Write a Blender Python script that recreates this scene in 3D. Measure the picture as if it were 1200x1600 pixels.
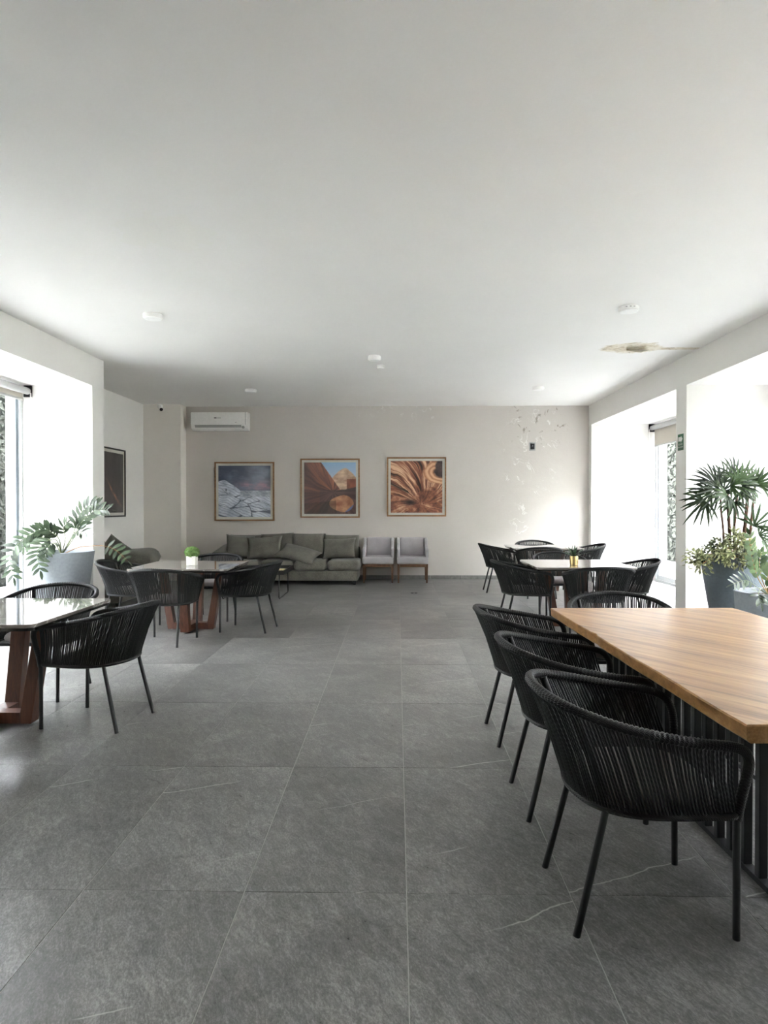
import bpy, bmesh, math, random
import numpy as np
from mathutils import Vector, Matrix

# ------------------------------------------------------------------ clear
for o in list(bpy.data.objects):
    bpy.data.objects.remove(o)
scene = bpy.context.scene
COL = scene.collection
R = math.radians
rnd = random.Random(7)

# ------------------------------------------------------------------ camera
CAM_H = 1.43
cam_d = bpy.data.cameras.new('camera')
cam_d.sensor_fit = 'HORIZONTAL'
cam_d.sensor_width = 36.0
cam_d.lens = 36.0 * 1065 / 1200
cam_d.clip_start = 0.05
cam = bpy.data.objects.new('camera', cam_d)
cam.location = (0, 0, CAM_H)
cam.rotation_euler = (R(90 - 0.592), 0, R(1.13))
COL.objects.link(cam)
scene.camera = cam

# ------------------------------------------------------------------ light: overcast sky through the windows
SKY = 9.0
world = bpy.data.worlds.new('overcast_sky')
scene.world = world
world.use_nodes = True
wn = world.node_tree.nodes
wn['Background'].inputs[0].default_value = (1.0, 0.968, 1.06, 1)
wn['Background'].inputs[1].default_value = SKY
scene.view_settings.view_transform = 'Standard'
scene.view_settings.look = 'None'
scene.view_settings.gamma = 1.0
scene.view_settings.use_curve_mapping = False
scene.view_settings.exposure = 3.2
scene.cycles.max_bounces = 14
scene.cycles.diffuse_bounces = 10
scene.cycles.glossy_bounces = 5
scene.cycles.transparent_max_bounces = 12
scene.cycles.caustics_reflective = False
scene.cycles.caustics_refractive = False
scene.cycles.sample_clamp_indirect = 12.0
scene.cycles.use_denoising = True

# room dimensions (metres; camera stands at x=0, y=0 looking along +y)
H = 3.33
ADDED_EAVE = 0.9                     # depth of an overhang added to cut sky light at the windows
HEAD = 2.95
YB, YR = 13.13, -4.2
XL, XR = -3.88, 3.66          # inner faces of the window piers
WL, WR = -4.80, 4.88          # window planes
NICHES_L = [(4.7, 8.61), (3.2, 4.36)]  # nearest niche is added out of view to balance the room light
NICHES_R = [(9.04, 12.95), (4.80, 8.72), (1.4, 4.48)]  # last niche likewise an unseen addition, sized for the light


def portal(name, x, y0, y1, z0, z1, sign):
    ld = bpy.data.lights.new(name, 'AREA')
    ld.shape = 'RECTANGLE'
    ld.size = z1 - z0
    ld.size_y = y1 - y0
    ld.cycles.is_portal = True
    o = bpy.data.objects.new(name, ld)
    o.location = (x, (y0 + y1) / 2, (z0 + z1) / 2)
    o.rotation_euler = (0, R(90) * sign, 0)
    COL.objects.link(o)


for a, b in NICHES_L:
    portal('window_portal', WL - 0.12, a, b, 0, 2.9, -1)
for a, b in NICHES_R:
    portal('window_portal', WR + 0.12, a, b, 0, 2.9, 1)


# ------------------------------------------------------------------ material helpers
MATS = {}


def new_mat(name):
    m = bpy.data.materials.new(name)
    m.use_nodes = True
    m.node_tree.nodes.clear()
    MATS[name] = m
    return m


class NT:
    """small node-tree writer"""

    def __init__(s, name):
        s.m = new_mat(name)
        s.t = s.m.node_tree
        s.out = s.t.nodes.new('ShaderNodeOutputMaterial')

    def n(s, typ, **kw):
        nd = s.t.nodes.new('ShaderNode' + typ)
        for k, v in kw.items():
            setattr(nd, k, v)
        return nd

    def l(s, a, b):
        s.t.links.new(a, b)

    def val(s, sock, v):
        if hasattr(v, 'links'):
            s.l(v, sock)
        elif isinstance(v, (tuple, list)) and len(v) == 3 and sock.type == 'RGBA':
            sock.default_value = (*v, 1)
        else:
            sock.default_value = v

    def math(s, op, a, b=0.0, c=None, clamp=False):
        nd = s.n('Math', operation=op, use_clamp=clamp)
        s.val(nd.inputs[0], a)
        s.val(nd.inputs[1], b)
        if c is not None:
            s.val(nd.inputs[2], c)
        return nd.outputs[0]

    def mix(s, f, a, b, blend='MIX'):
        nd = s.n('Mix', data_type='RGBA', blend_type=blend)
        s.val(nd.inputs[0], f)
        s.val(nd.inputs[6], a)
        s.val(nd.inputs[7], b)
        return nd.outputs[2]

    def ramp(s, f, stops, interp='LINEAR'):
        nd = s.n('ValToRGB')
        cr = nd.color_ramp
        cr.interpolation = interp
        while len(cr.elements) < len(stops):
            cr.elements.new(0.5)
        for e, (p, c) in zip(cr.elements, stops):
            e.position = p
            e.color = (*c, 1) if len(c) == 3 else c
        s.l(f, nd.inputs[0])
        return nd.outputs[0]

    def noise(s, vec, scale, detail=4, rough=0.55, dist=0.0, w=None):
        nd = s.n('TexNoise')
        if w is not None:
            nd.noise_dimensions = '4D'
            s.val(nd.inputs['W'], w)
        s.l(vec, nd.inputs['Vector'])
        nd.inputs['Scale'].default_value = scale
        nd.inputs['Detail'].default_value = detail
        nd.inputs['Roughness'].default_value = rough
        nd.inputs['Distortion'].default_value = dist
        return nd.outputs[0]

    def mapping(s, vec, loc=(0, 0, 0), rot=(0, 0, 0), sc=(1, 1, 1)):
        if any(rot):
            nd = s.n('Mapping')
            s.l(vec, nd.inputs[0])
            nd.inputs[2].default_value = rot
            vec = nd.outputs[0]
        nd = s.n('Mapping')
        s.l(vec, nd.inputs[0])
        nd.inputs[1].default_value = loc
        nd.inputs[3].default_value = sc
        return nd.outputs[0]

    def obj(s):
        return s.n('TexCoord').outputs['Object']

    def bump(s, h, strength=0.3, dist=0.01):
        nd = s.n('Bump')
        nd.inputs['Strength'].default_value = strength
        nd.inputs['Distance'].default_value = dist
        s.l(h, nd.inputs['Height'])
        return nd.outputs[0]

    def bsdf(s, color=(0.8, 0.8, 0.8), rough=0.5, normal=None, **kw):
        nd = s.n('BsdfPrincipled')
        s.val(nd.inputs['Base Color'], color)
        s.val(nd.inputs['Roughness'], rough)
        if normal is not None:
            s.l(normal, nd.inputs['Normal'])
        for k, v in kw.items():
            s.val(nd.inputs[k.replace('_', ' ')], v)
        return nd.outputs[0]

    def done(s, sh):
        s.l(sh, s.out.inputs[0])
        return s.m


def srgb(r, g, b):
    f = lambda c: (c / 255 / 12.92) if c / 255 <= 0.04045 else ((c / 255 + 0.055) / 1.055) ** 2.4
    return (f(r), f(g), f(b))


def plain(name, color, rough=0.5, nscale=None, namp=0.12, bump=0.0, bscale=None, **kw):
    """colour with a faint procedural mottling"""
    t = NT(name)
    o = t.obj()
    nz = t.noise(o, nscale or 12, 3)
    dk = tuple(c * (1 - namp) for c in color)
    lt = tuple(min(1, c * (1 + namp)) for c in color)
    c = t.ramp(nz, [(0.3, dk), (0.7, lt)])
    nrm = None
    if bump:
        nrm = t.bump(t.noise(o, bscale or 60, 3), bump, 0.005)
    return t.done(t.bsdf(c, rough, nrm, **kw))


# ---- plaster and room
def plaster(name, color, bump=0.12):
    t = NT(name)
    o = t.obj()
    c = t.ramp(t.noise(o, 1.3, 5), [(0.3, tuple(x * 0.97 for x in color)), (0.7, tuple(min(1, x * 1.02) for x in color))])
    h = t.noise(o, 55, 3)
    return t.done(t.bsdf(c, 0.85, t.bump(h, bump, 0.004), Specular_IOR_Level=0.25))


def m_ceiling():
    t = NT('ceiling_paint')
    o = t.obj()
    base = t.ramp(t.noise(o, 0.8, 5), [(0.3, srgb(238, 237, 234)), (0.7, srgb(242, 241, 238))])
    # filler patches
    px = t.mapping(o, loc=(1.62, -4.75, 0), sc=(1, 1, 0))
    ln = t.n('VectorMath', operation='LENGTH'); t.l(px, ln.inputs[0])
    pm = t.math('MULTIPLY', t.math('LESS_THAN', ln.outputs['Value'], t.math('MULTIPLY', t.noise(o, 6, 4), 0.62)), 0.4)
    base = t.mix(pm, base, srgb(238, 237, 230))
    # damp stain: an ellipse around (2.85, 8.33) with a thin tail towards the wall
    e = t.mapping(o, loc=(-2.84 / 0.40, -8.33 / 0.29, 0), sc=(1 / 0.40, 1 / 0.29, 0))
    le = t.n('VectorMath', operation='LENGTH'); t.l(e, le.inputs[0])
    d1 = t.math('ADD', le.outputs['Value'], t.math('MULTIPLY', t.math('SUBTRACT', t.noise(o, 7, 5), 0.5), 0.8))
    e2 = t.mapping(o, loc=(-3.3 / 0.5, -8.37 / 0.07, 0), sc=(1 / 0.5, 1 / 0.07, 0))
    l2 = t.n('VectorMath', operation='LENGTH'); t.l(e2, l2.inputs[0])
    d2 = t.math('ADD', l2.outputs['Value'], t.math('MULTIPLY', t.math('SUBTRACT', t.noise(o, 9, 5), 0.5), 1.1))
    d = t.math('MINIMUM', d1, d2)
    inside = t.ramp(d, [(0.0, (1, 1, 1)), (0.82, (0.9, 0.9, 0.9)), (0.98, (0, 0, 0))])
    stain = t.ramp(t.noise(o, 11, 6, 0.7), [(0.28, srgb(130, 105, 72)), (0.42, srgb(196, 182, 152)), (0.55, srgb(226, 220, 204)), (0.7, srgb(205, 190, 160))])
    base = t.mix(t.math('MULTIPLY', inside, 0.85), base, stain)
    dark = t.math('MULTIPLY', t.math('LESS_THAN', t.noise(t.mapping(o, sc=(6, 22, 1)), 1.6, 3), 0.36), inside)
    base = t.mix(t.math('MULTIPLY', dark, 0.8), base, srgb(92, 74, 50))
    h = t.math('ADD', t.noise(o, 45, 3), t.math('MULTIPLY', inside, t.noise(o, 14, 4)))
    return t.done(t.bsdf(base, 0.9, t.bump(h, 0.12, 0.006), Specular_IOR_Level=0.2))


def m_backwall():
    t = NT('taupe_peeling_wall')
    o = t.obj()
    sep = t.n('SeparateXYZ'); t.l(o, sep.inputs[0])
    x, z = sep.outputs[0], sep.outputs[2]
    base = t.ramp(t.noise(o, 1.1, 5), [(0.3, srgb(202, 196, 190)), (0.7, srgb(208, 202, 196))])
    warp = t.math('MULTIPLY', t.math('SUBTRACT', t.noise(o, 1.6, 3), 0.5), 0.8)
    xw = t.math('ADD', x, warp)

    def box(v, a, b, soft=0.12):
        up = t.n('MapRange'); t.val(up.inputs[0], v); up.inputs[1].default_value = a - soft; up.inputs[2].default_value = a + soft
        dn = t.n('MapRange'); t.val(dn.inputs[0], v); dn.inputs[1].default_value = b - soft; dn.inputs[2].default_value = b + soft
        return t.math('SUBTRACT', up.outputs[0], dn.outputs[0])

    m_main = t.math('MULTIPLY', box(xw, 2.1, 3.05), box(z, 1.75, 3.35))
    m_low = t.math('MULTIPLY', box(xw, 2.15, 2.65), box(z, 0.8, 1.8))
    m_top = t.math('MULTIPLY', box(x, -0.75, 1.2, 0.2), box(z, 3.1, 3.4, 0.08))
    mask = t.math('MAXIMUM', m_main, t.math('MAXIMUM', m_low, t.math('MULTIPLY', m_top, 0.7)))
    # contour rings of a noise field are the lifted paint edges
    f = t.noise(o, 2.6, 4, 0.6, 0.6)
    ring = t.math('ABSOLUTE', t.math('SUBTRACT', t.math('FRACT', t.math('MULTIPLY', f, 4.0)), 0.5))
    line = t.ramp(ring, [(0.0, (1, 1, 1)), (0.028, (0.6, 0.6, 0.6)), (0.06, (0, 0, 0))])
    brk = t.ramp(t.noise(o, 2.9, 3), [(0.44, (0, 0, 0)), (0.52, (1, 1, 1))])
    line = t.math('MULTIPLY', t.math('MULTIPLY', line, brk), mask)
    spot = t.math('MULTIPLY', t.ramp(t.noise(o, 8.5, 3), [(0.71, (0, 0, 0)), (0.75, (1, 1, 1))]), mask)
    white = t.math('MAXIMUM', t.math('MULTIPLY', line, 0.8), t.math('MULTIPLY', spot, 0.8))
    c = t.mix(white, base, srgb(236, 234, 230))
    # brown damp spots high up
    hi = t.math('MULTIPLY', box(z, 2.65, 3.4, 0.15), box(x, 2.2, 3.25, 0.1))
    dk = t.math('MULTIPLY', t.ramp(t.noise(o, 7.0, 5, 0.6, 1.0), [(0.61, (0, 0, 0)), (0.66, (1, 1, 1))]), hi)
    c = t.mix(t.math('MULTIPLY', dk, 0.6), c, srgb(120, 108, 90))
    hh = t.math('ADD', t.math('MULTIPLY', t.noise(o, 50, 3), 0.35), t.math('ADD', t.math('MULTIPLY', line, 1.0), t.math('MULTIPLY', t.math('MULTIPLY', f, mask), 2.0)))
    return t.done(t.bsdf(c, 0.8, t.bump(hh, 0.25, 0.012), Specular_IOR_Level=0.3))


def m_tile():
    t = NT('slate_tile')
    geo = t.n('NewGeometry')
    oi = t.n('ObjectInfo')
    pos = geo.outputs['Position']
    off = t.n('VectorMath', operation='ADD')
    sc = t.n('VectorMath', operation='SCALE'); sc.inputs[0].default_value = (37.0, 53.0, 11.0)
    t.l(oi.outputs['Random'], sc.inputs['Scale'])
    t.l(pos, off.inputs[0]); t.l(sc.outputs[0], off.inputs[1])
    p = off.outputs[0]
    streak = t.noise(t.mapping(p, rot=(0, 0, R(62)), sc=(1.0, 2.6, 1)), 11, 10, 0.78, 0.9)
    cloud = t.noise(p, 2.2, 4, 0.6, 0.4)
    fine = t.noise(t.mapping(p, rot=(0, 0, R(72)), sc=(1, 2.2, 1)), 70, 5, 0.8)
    v = t.math('ADD', t.math('ADD', t.math('MULTIPLY', streak, 0.40), t.math('MULTIPLY', cloud, 0.2)), t.math('MULTIPLY', fine, 0.4))
    c = t.ramp(v, [(0.38, srgb(66, 66, 65)), (0.5, srgb(112, 112, 110)), (0.62, srgb(164, 163, 160))])
    tone = t.math('ADD', t.math('MULTIPLY', oi.outputs['Random'], 0.22), 0.89)
    tc = t.n('CombineColor'); [t.l(tone, tc.inputs[i]) for i in range(3)]
    c = t.mix(1.0, c, tc.outputs[0], 'MULTIPLY')
    # sparse white veins: nearly straight hairlines, broken into strokes
    wob = t.math('MULTIPLY', t.math('SUBTRACT', t.noise(p, 3.0, 4, 0.55), 0.5), 0.11)
    sp = t.n('SeparateXYZ'); t.l(t.mapping(p, rot=(0, 0, R(-24))), sp.inputs[0])
    ph = t.math('FRACT', t.math('MULTIPLY', t.math('ADD', sp.outputs[1], wob), 1.35))
    vein = t.ramp(t.math('ABSOLUTE', t.math('SUBTRACT', ph, 0.5)), [(0.0, (1, 1, 1)), (0.0022, (0.8, 0.8, 0.8)), (0.0048, (0, 0, 0))])
    gate = t.ramp(t.noise(t.mapping(p, rot=(0, 0, R(-24)), sc=(1, 2.5, 1)), 1.5, 2), [(0.53, (0, 0, 0)), (0.60, (1, 1, 1))])
    vm = t.math('MULTIPLY', vein, gate)
    c = t.mix(t.math('MULTIPLY', vm, 0.85), c, srgb(214, 214, 208))
    rg = t.ramp(streak, [(0.3, (0.26,) * 3), (0.7, (0.40,) * 3)])
    h = t.math('ADD', t.math('MULTIPLY', streak, 0.6), t.math('MULTIPLY', fine, 0.4))
    return t.done(t.bsdf(c, rg, t.bump(h, 0.14, 0.003), Specular_IOR_Level=0.6))


def m_wood(name, dark, mid, light, rot, scale, rough, coat=0.0, stretch=14.0, amp=1.0):
    t = NT(name)
    o = t.obj()
    p = t.mapping(o, rot=rot, sc=(scale, scale * stretch, scale * stretch))
    a = t.noise(p, 1.0, 8, 0.62, 0.9)
    b = t.noise(t.mapping(o, rot=rot, sc=(scale * 3, scale * stretch * 9, scale * stretch * 9)), 1.0, 4, 0.6)
    v = t.math('ADD', t.math('MULTIPLY', a, 0.72), t.math('MULTIPLY', b, 0.28))
    c = t.ramp(v, [(0.32, dark), (0.48, mid), (0.68, light)])
    return t.done(t.bsdf(c, rough, t.bump(b, 0.06, 0.002), Coat_Weight=coat, Coat_Roughness=0.12))


def m_marble():
    t = NT('polished_marble')
    o = t.obj()
    oi = t.n('ObjectInfo')
    f = t.noise(o, 2.2, 7, 0.6, 1.1, w=t.math('MULTIPLY', oi.outputs['Random'], 9))
    vein = t.ramp(t.math('ABSOLUTE', t.math('SUBTRACT', f, 0.5)), [(0.0, (1, 1, 1)), (0.006, (0.6, 0.6, 0.6)), (0.02, (0, 0, 0))])
    base = t.ramp(t.noise(o, 5, 6, 0.65), [(0.3, srgb(112, 106, 102)), (0.7, srgb(138, 132, 127))])
    c = t.mix(t.math('MULTIPLY', vein, 0.5), base, srgb(226, 222, 216))
    return t.done(t.bsdf(c, 0.04, IOR=1.7, Coat_Weight=0.6, Coat_Roughness=0.02))


def m_rope():
    t = NT('black_rope')
    o = t.obj()
    w = t.n('TexWave', wave_type='BANDS', bands_direction='DIAGONAL')
    t.l(o, w.inputs[0]); w.inputs['Scale'].default_value = 75; w.inputs['Distortion'].default_value = 0.4
    c = t.ramp(w.outputs[1], [(0.2, srgb(9, 10, 11)), (0.8, srgb(20, 21, 23))])
    return t.done(t.bsdf(c, 0.46, t.bump(w.outputs[1], 0.5, 0.002), Specular_IOR_Level=0.42))


def m_fabric(name, color, amp=0.25, scale=180, rough=0.95):
    t = NT(name)
    o = t.obj()
    a = t.noise(t.mapping(o, sc=(1, 1, 0.35)), scale, 3, 0.7)
    b = t.noise(o, 6, 4)
    v = t.math('ADD', t.math('MULTIPLY', a, 0.6), t.math('MULTIPLY', b, 0.4))
    c = t.ramp(v, [(0.35, tuple(x * (1 - amp) for x in color)), (0.65, tuple(min(1, x * (1 + amp)) for x in color))])
    return t.done(t.bsdf(c, rough, t.bump(a, 0.35, 0.003), Sheen_Weight=0.2, Specular_IOR_Level=0.2))


def m_glass():
    t = NT('window_glass')
    tr = t.n('BsdfTransparent'); tr.inputs[0].default_value = (0.95, 0.98, 0.97, 1)
    gl = t.n('BsdfGlossy'); gl.inputs['Roughness'].default_value = 0.02
    lw = t.n('LayerWeight'); lw.inputs[0].default_value = 0.5
    fac = t.math('ADD', t.math('MULTIPLY', t.math('POWER', lw.outputs['Facing'], 5.0), 0.12), 0.012)
    mx = t.n('MixShader')
    t.l(t.math('ADD', fac, t.math('MULTIPLY', t.noise(t.obj(), 2, 2), 0.01)), mx.inputs[0])
    t.l(tr.outputs[0], mx.inputs[1]); t.l(gl.outputs[0], mx.inputs[2])
    return t.done(mx.outputs[0])


def m_blind():
    t = NT('blind_fabric')
    w = t.noise(t.obj(), 150, 2)
    c = t.ramp(w, [(0.3, srgb(190, 184, 174)), (0.7, srgb(204, 198, 188))])
    d = t.n('BsdfDiffuse'); t.l(c, d.inputs[0])
    tl = t.n('BsdfTranslucent'); t.l(c, tl.inputs[0])
    mx = t.n('MixShader'); mx.inputs[0].default_value = 0.10
    t.l(d.outputs[0], mx.inputs[1]); t.l(tl.outputs[0], mx.inputs[2])
    return t.done(mx.outputs[0])


def m_leaf(name, dark, light, rough=0.4, scale=9, spec=0.3):
    t = NT(name)
    o = t.obj()
    oi = t.n('ObjectInfo')
    v = t.math('ADD', t.math('MULTIPLY', t.noise(o, scale, 4), 0.7), t.math('MULTIPLY', oi.outputs['Random'], 0.3))
    c = t.ramp(v, [(0.3, dark), (0.7, light)])
    b = t.bsdf(c, rough, Specular_IOR_Level=spec)
    tl = t.n('BsdfTranslucent'); t.l(c, tl.inputs[0])
    mx = t.n('MixShader'); mx.inputs[0].default_value = 0.12
    t.l(b, mx.inputs[1]); t.l(tl.outputs[0], mx.inputs[2])
    return t.done(mx.outputs[0])


def m_print(name):
    t = NT(name)
    a = t.n('Attribute'); a.attribute_name = 'print'
    nz = t.noise(t.obj(), 90, 2)
    c = t.mix(0.12, a.outputs[0], t.ramp(nz, [(0.3, (0.25,) * 3), (0.7, (0.75,) * 3)]), 'SOFT_LIGHT')
    return t.done(t.bsdf(c, 0.35, Coat_Weight=0.35, Coat_Roughness=0.05))


M_CEIL = m_ceiling()
M_BACK = m_backwall()
M_WHITE = plaster('off_white_plaster', srgb(230, 228, 224))
M_PIER = plaster('warm_grey_plaster', srgb(228, 223, 216))
M_TILE = m_tile()
M_GROUT = plain('pale_grout', srgb(178, 178, 173), 0.8, 40)
M_SKIRT = plain('slate_skirting', srgb(120, 120, 117), 0.5, 18, 0.2)
M_MARBLE = m_marble()
M_EDGE = plain('dark_table_edge', srgb(46, 44, 43), 0.25, 20, 0.2)
M_SLAB = m_wood('parota_slab', srgb(104, 72, 42), srgb(164, 120, 74), srgb(198, 155, 104), (0, 0, R(57)), 1.1, 0.33, 0.12, 14)
M_LEGWOOD = m_wood('reddish_leg_wood', srgb(52, 30, 22), srgb(84, 50, 36), srgb(112, 70, 50), (0, R(90), 0), 2.0, 0.4, 0.2, 9)
M_CHAIRWOOD = m_wood('walnut_frame', srgb(70, 46, 31), srgb(100, 70, 48), srgb(124, 90, 63), (0, R(90), 0), 3.0, 0.5, 0.0, 8)
M_FRAMEWOOD = m_wood('picture_frame_wood', srgb(104, 72, 42), srgb(142, 104, 66), srgb(165, 126, 84), (0, 0, 0), 4.0, 0.5, 0.0, 6)
M_ROPE = m_rope()
M_METAL = plain('black_powder_coat', srgb(19, 21, 24), 0.42, 40, 0.15, 0.1, 200)
M_CUSHION = m_fabric('taupe_seat_fabric', srgb(140, 132, 130), 0.18, 220)
M_SOFA = m_fabric('charcoal_olive_fabric', srgb(104, 102, 94), 0.34, 110)
M_ARMCHAIR = m_fabric('light_grey_fabric', srgb(172, 168, 171), 0.12, 200)
M_GLASS = m_glass()
M_ALU = plain('white_aluminium', srgb(205, 208, 210), 0.4, 30, 0.05)
M_ALUD = plain('grey_aluminium', srgb(130, 140, 148), 0.35, 30, 0.06)
M_BLIND = m_blind()
M_PLASTIC = plain('white_plastic', srgb(243, 242, 239), 0.55, 30, 0.03)
M_DIFF = plain('opal_diffuser', srgb(250, 250, 248), 0.6, 30, 0.02)
M_GREYPL = plain('grey_plastic', srgb(168, 168, 166), 0.5, 30, 0.05)
M_BLACK = plain('black_plastic', srgb(18, 18, 20), 0.35, 30, 0.1)
M_POT = plain('blue_grey_planter', srgb(148, 155, 160), 0.55, 35, 0.08, 0.15, 120)
M_POTD = plain('slate_blue_planter', srgb(112, 122, 130), 0.55, 35, 0.08, 0.15, 120)
M_SOIL = plain('potting_soil', srgb(62, 50, 40), 0.95, 40, 0.4, 0.6, 60)
M_ZZ = m_leaf('zz_leaf', srgb(34, 46, 34), srgb(78, 94, 70), 0.38, 9)
M_ZZR = m_leaf('zz_leaf_bright', srgb(44, 62, 36), srgb(100, 120, 76), 0.38, 9)
M_STEM = plain('green_stem', srgb(112, 122, 88), 0.5, 20, 0.15)
M_STEMB = plain('tan_stem', srgb(150, 116, 74), 0.6, 20, 0.2)
M_PALM = m_leaf('palm_leaf', srgb(22, 33, 24), srgb(62, 82, 46), 0.42, 5)
M_CANE = plain('fibrous_cane', srgb(86, 60, 44), 0.9, 70, 0.4, 0.8, 90)
M_SCHEF = m_leaf('variegated_leaf', srgb(34, 46, 30), srgb(190, 194, 146), 0.45, 22)
M_MOSS = m_leaf('topiary_green', srgb(74, 110, 52), srgb(164, 196, 128), 0.6, 30)
M_SUCC = m_leaf('succulent_green', srgb(34, 58, 40), srgb(78, 106, 74), 0.4, 20)
M_GOLD = plain('brushed_gold', srgb(196, 172, 122), 0.3, 40, 0.08, Metallic=1.0)
M_CERAMIC = plain('white_ceramic', srgb(238, 237, 233), 0.3, 60, 0.05)
M_MAT = plain('picture_mat', srgb(205, 203, 194), 0.7, 30, 0.03)
M_PICTGLASS = None
M_HEDGE = m_leaf('hedge_leaf_whitened', srgb(196, 199, 190), srgb(238, 238, 234), 0.5, 3)  # whitened so the unseen near stretch bounces daylight indoors
M_HEDGED = m_leaf('hedge_leaf_darkened', srgb(10, 11, 9), srgb(47, 49, 44), 0.8, 3, 0.02)  # colour darkened so the exposure does not wash out the leaves
M_HEDGEDB = plain('hedge_core_darkened', srgb(10, 12, 9), 0.9, 8, 0.3, Specular_IOR_Level=0.02)
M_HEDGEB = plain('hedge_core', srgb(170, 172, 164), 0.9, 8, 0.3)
M_PAVE = plain('pale_paving', srgb(150, 150, 149), 0.8, 3, 0.05)
M_SIGN = plain('sign_green', srgb(28, 92, 58), 0.4, 30, 0.05)
M_SIGNW = plain('sign_white', srgb(232, 234, 230), 0.5, 30, 0.02)
M_BRASS = plain('cream_brass', srgb(226, 208, 160), 0.35, 30, 0.1)
M_BLACKWOOD = plain('black_tray', srgb(38, 36, 35), 0.35, 25, 0.2)
M_FLAKE = plain('paint_flake', srgb(233, 231, 224), 0.8, 30, 0.03)


# ------------------------------------------------------------------ mesh helpers
class MB:
    def __init__(s):
        s.v, s.f = [], []

    def add(s, vs, fs):
        b = len(s.v)
        s.v += [tuple(p) for p in vs]
        s.f += [tuple(i + b for i in f) for f in fs]
        return s

    def box(s, x0, x1, y0, y1, z0, z1):
        vs = [(x, y, z) for z in (z0, z1) for y in (y0, y1) for x in (x0, x1)]
        return s.add(vs, [(0, 2, 3, 1), (4, 5, 7, 6), (0, 1, 5, 4), (2, 6, 7, 3), (0, 4, 6, 2), (1, 3, 7, 5)])

    def tube(s, pts, rad, n=8, caps=True, closed=False):
        pts = [Vector(p) for p in pts]
        k = len(pts)
        rads = rad if isinstance(rad, (list, tuple)) else [rad] * k
        tang = []
        for i in range(k):
            a = pts[(i - 1) % k] if (closed or i > 0) else pts[i]
            b = pts[(i + 1) % k] if (closed or i < k - 1) else pts[i]
            tang.append((b - a).normalized())
        up = Vector((0, 0, 1))
        if abs(tang[0].dot(up)) > 0.95:
            up = Vector((1, 0, 0))
        nrm = (up - tang[0] * up.dot(tang[0])).normalized()
        vs, fs = [], []
        for i in range(k):
            t = tang[i]
            nrm = (nrm - t * nrm.dot(t)).normalized()
            bn = t.cross(nrm)
            for j in range(n):
                a = 2 * math.pi * j / n
                vs.append(pts[i] + (nrm * math.cos(a) + bn * math.sin(a)) * rads[i])
        for i in range(k if closed else k - 1):
            i2 = (i + 1) % k
            for j in range(n):
                j2 = (j + 1) % n
                fs.append((i * n + j, i * n + j2, i2 * n + j2, i2 * n + j))
        if caps and not closed:
            fs.append(tuple(range(n - 1, -1, -1)))
            fs.append(tuple((k - 1) * n + j for j in range(n)))
        return s.add(vs, fs)

    def lathe(s, prof, n=40, c=(0, 0, 0)):
        vs, fs = [], []
        for r, z in prof:
            for j in range(n):
                a = 2 * math.pi * j / n
                vs.append((c[0] + r * math.cos(a), c[1] + r * math.sin(a), c[2] + z))
        for i in range(len(prof) - 1):
            for j in range(n):
                j2 = (j + 1) % n
                fs.append((i * n + j, i * n + j2, (i + 1) * n + j2, (i + 1) * n + j))
        fs.append(tuple(range(n - 1, -1, -1)))
        fs.append(tuple((len(prof) - 1) * n + j for j in range(n)))
        return s.add(vs, fs)

    def prism(s, outline, z0, z1):
        n = len(outline)
        vs = [(x, y, z0) for x, y in outline] + [(x, y, z1) for x, y in outline]
        fs = [tuple(range(n - 1, -1, -1)), tuple(range(n, 2 * n))]
        fs += [(i, (i + 1) % n, n + (i + 1) % n, n + i) for i in range(n)]
        return s.add(vs, fs)

    def rbox(s, x0, x1, y0, y1, z0, z1, r, seg=3):
        bm = bmesh.new()
        bmesh.ops.create_cube(bm, size=1)
        sx, sy, sz = x1 - x0, y1 - y0, z1 - z0
        for v in bm.verts:
            v.co = Vector(((v.co.x + .5) * sx + x0, (v.co.y + .5) * sy + y0, (v.co.z + .5) * sz + z0))
        bmesh.ops.bevel(bm, geom=list(bm.edges), offset=min(r, sx * .49, sy * .49, sz * .49), segments=seg, profile=0.5, affect='EDGES')
        bm.verts.index_update()
        s.add([v.co.copy() for v in bm.verts], [tuple(v.index for v in f.verts) for f in bm.faces])
        bm.free()
        return s

    def xform(s, M):
        s.v = [tuple(M @ Vector(p)) for p in s.v]
        return s

    def mesh(s, name, mat=None, smooth=True, angle=40):
        me = bpy.data.meshes.new(name)
        me.from_pydata(s.v, [], s.f)
        me.validate()
        me.update()
        if mat:
            me.materials.append(mat)
        if smooth:
            me.polygons.foreach_set('use_smooth', [True] * len(me.polygons))
            try:
                me.set_sharp_from_angle(angle=R(angle))
            except Exception:
                pass
        return me

    def build(s, name, mat, parent=None, smooth=True, angle=40, loc=None, rot=None):
        return link(name, s.mesh(name, mat, smooth, angle), parent, loc, rot)


def link(name, data, parent=None, loc=None, rot=None):
    o = bpy.data.objects.new(name, data)
    COL.objects.link(o)
    if parent is not None:
        o.parent = parent
    if loc is not None:
        o.location = loc
    if rot is not None:
        o.rotation_euler = rot
    return o


def tag(o, label=None, cat=None, group=None, kind=None):
    if label: o['label'] = label
    if cat: o['category'] = cat
    if group: o['group'] = group
    if kind: o['kind'] = kind
    return o


def thing(name, label, cat, loc=(0, 0, 0), rz=0.0, group=None):
    return tag(link(name, None, None, loc, (0, 0, rz)), label, cat, group)


def struct(name, mb, mat, parent=None, label=None, **kw):
    o = mb.build(name, mat, parent, **kw)
    if parent is None:
        tag(o, label, None, None, 'structure')
    return o


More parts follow.
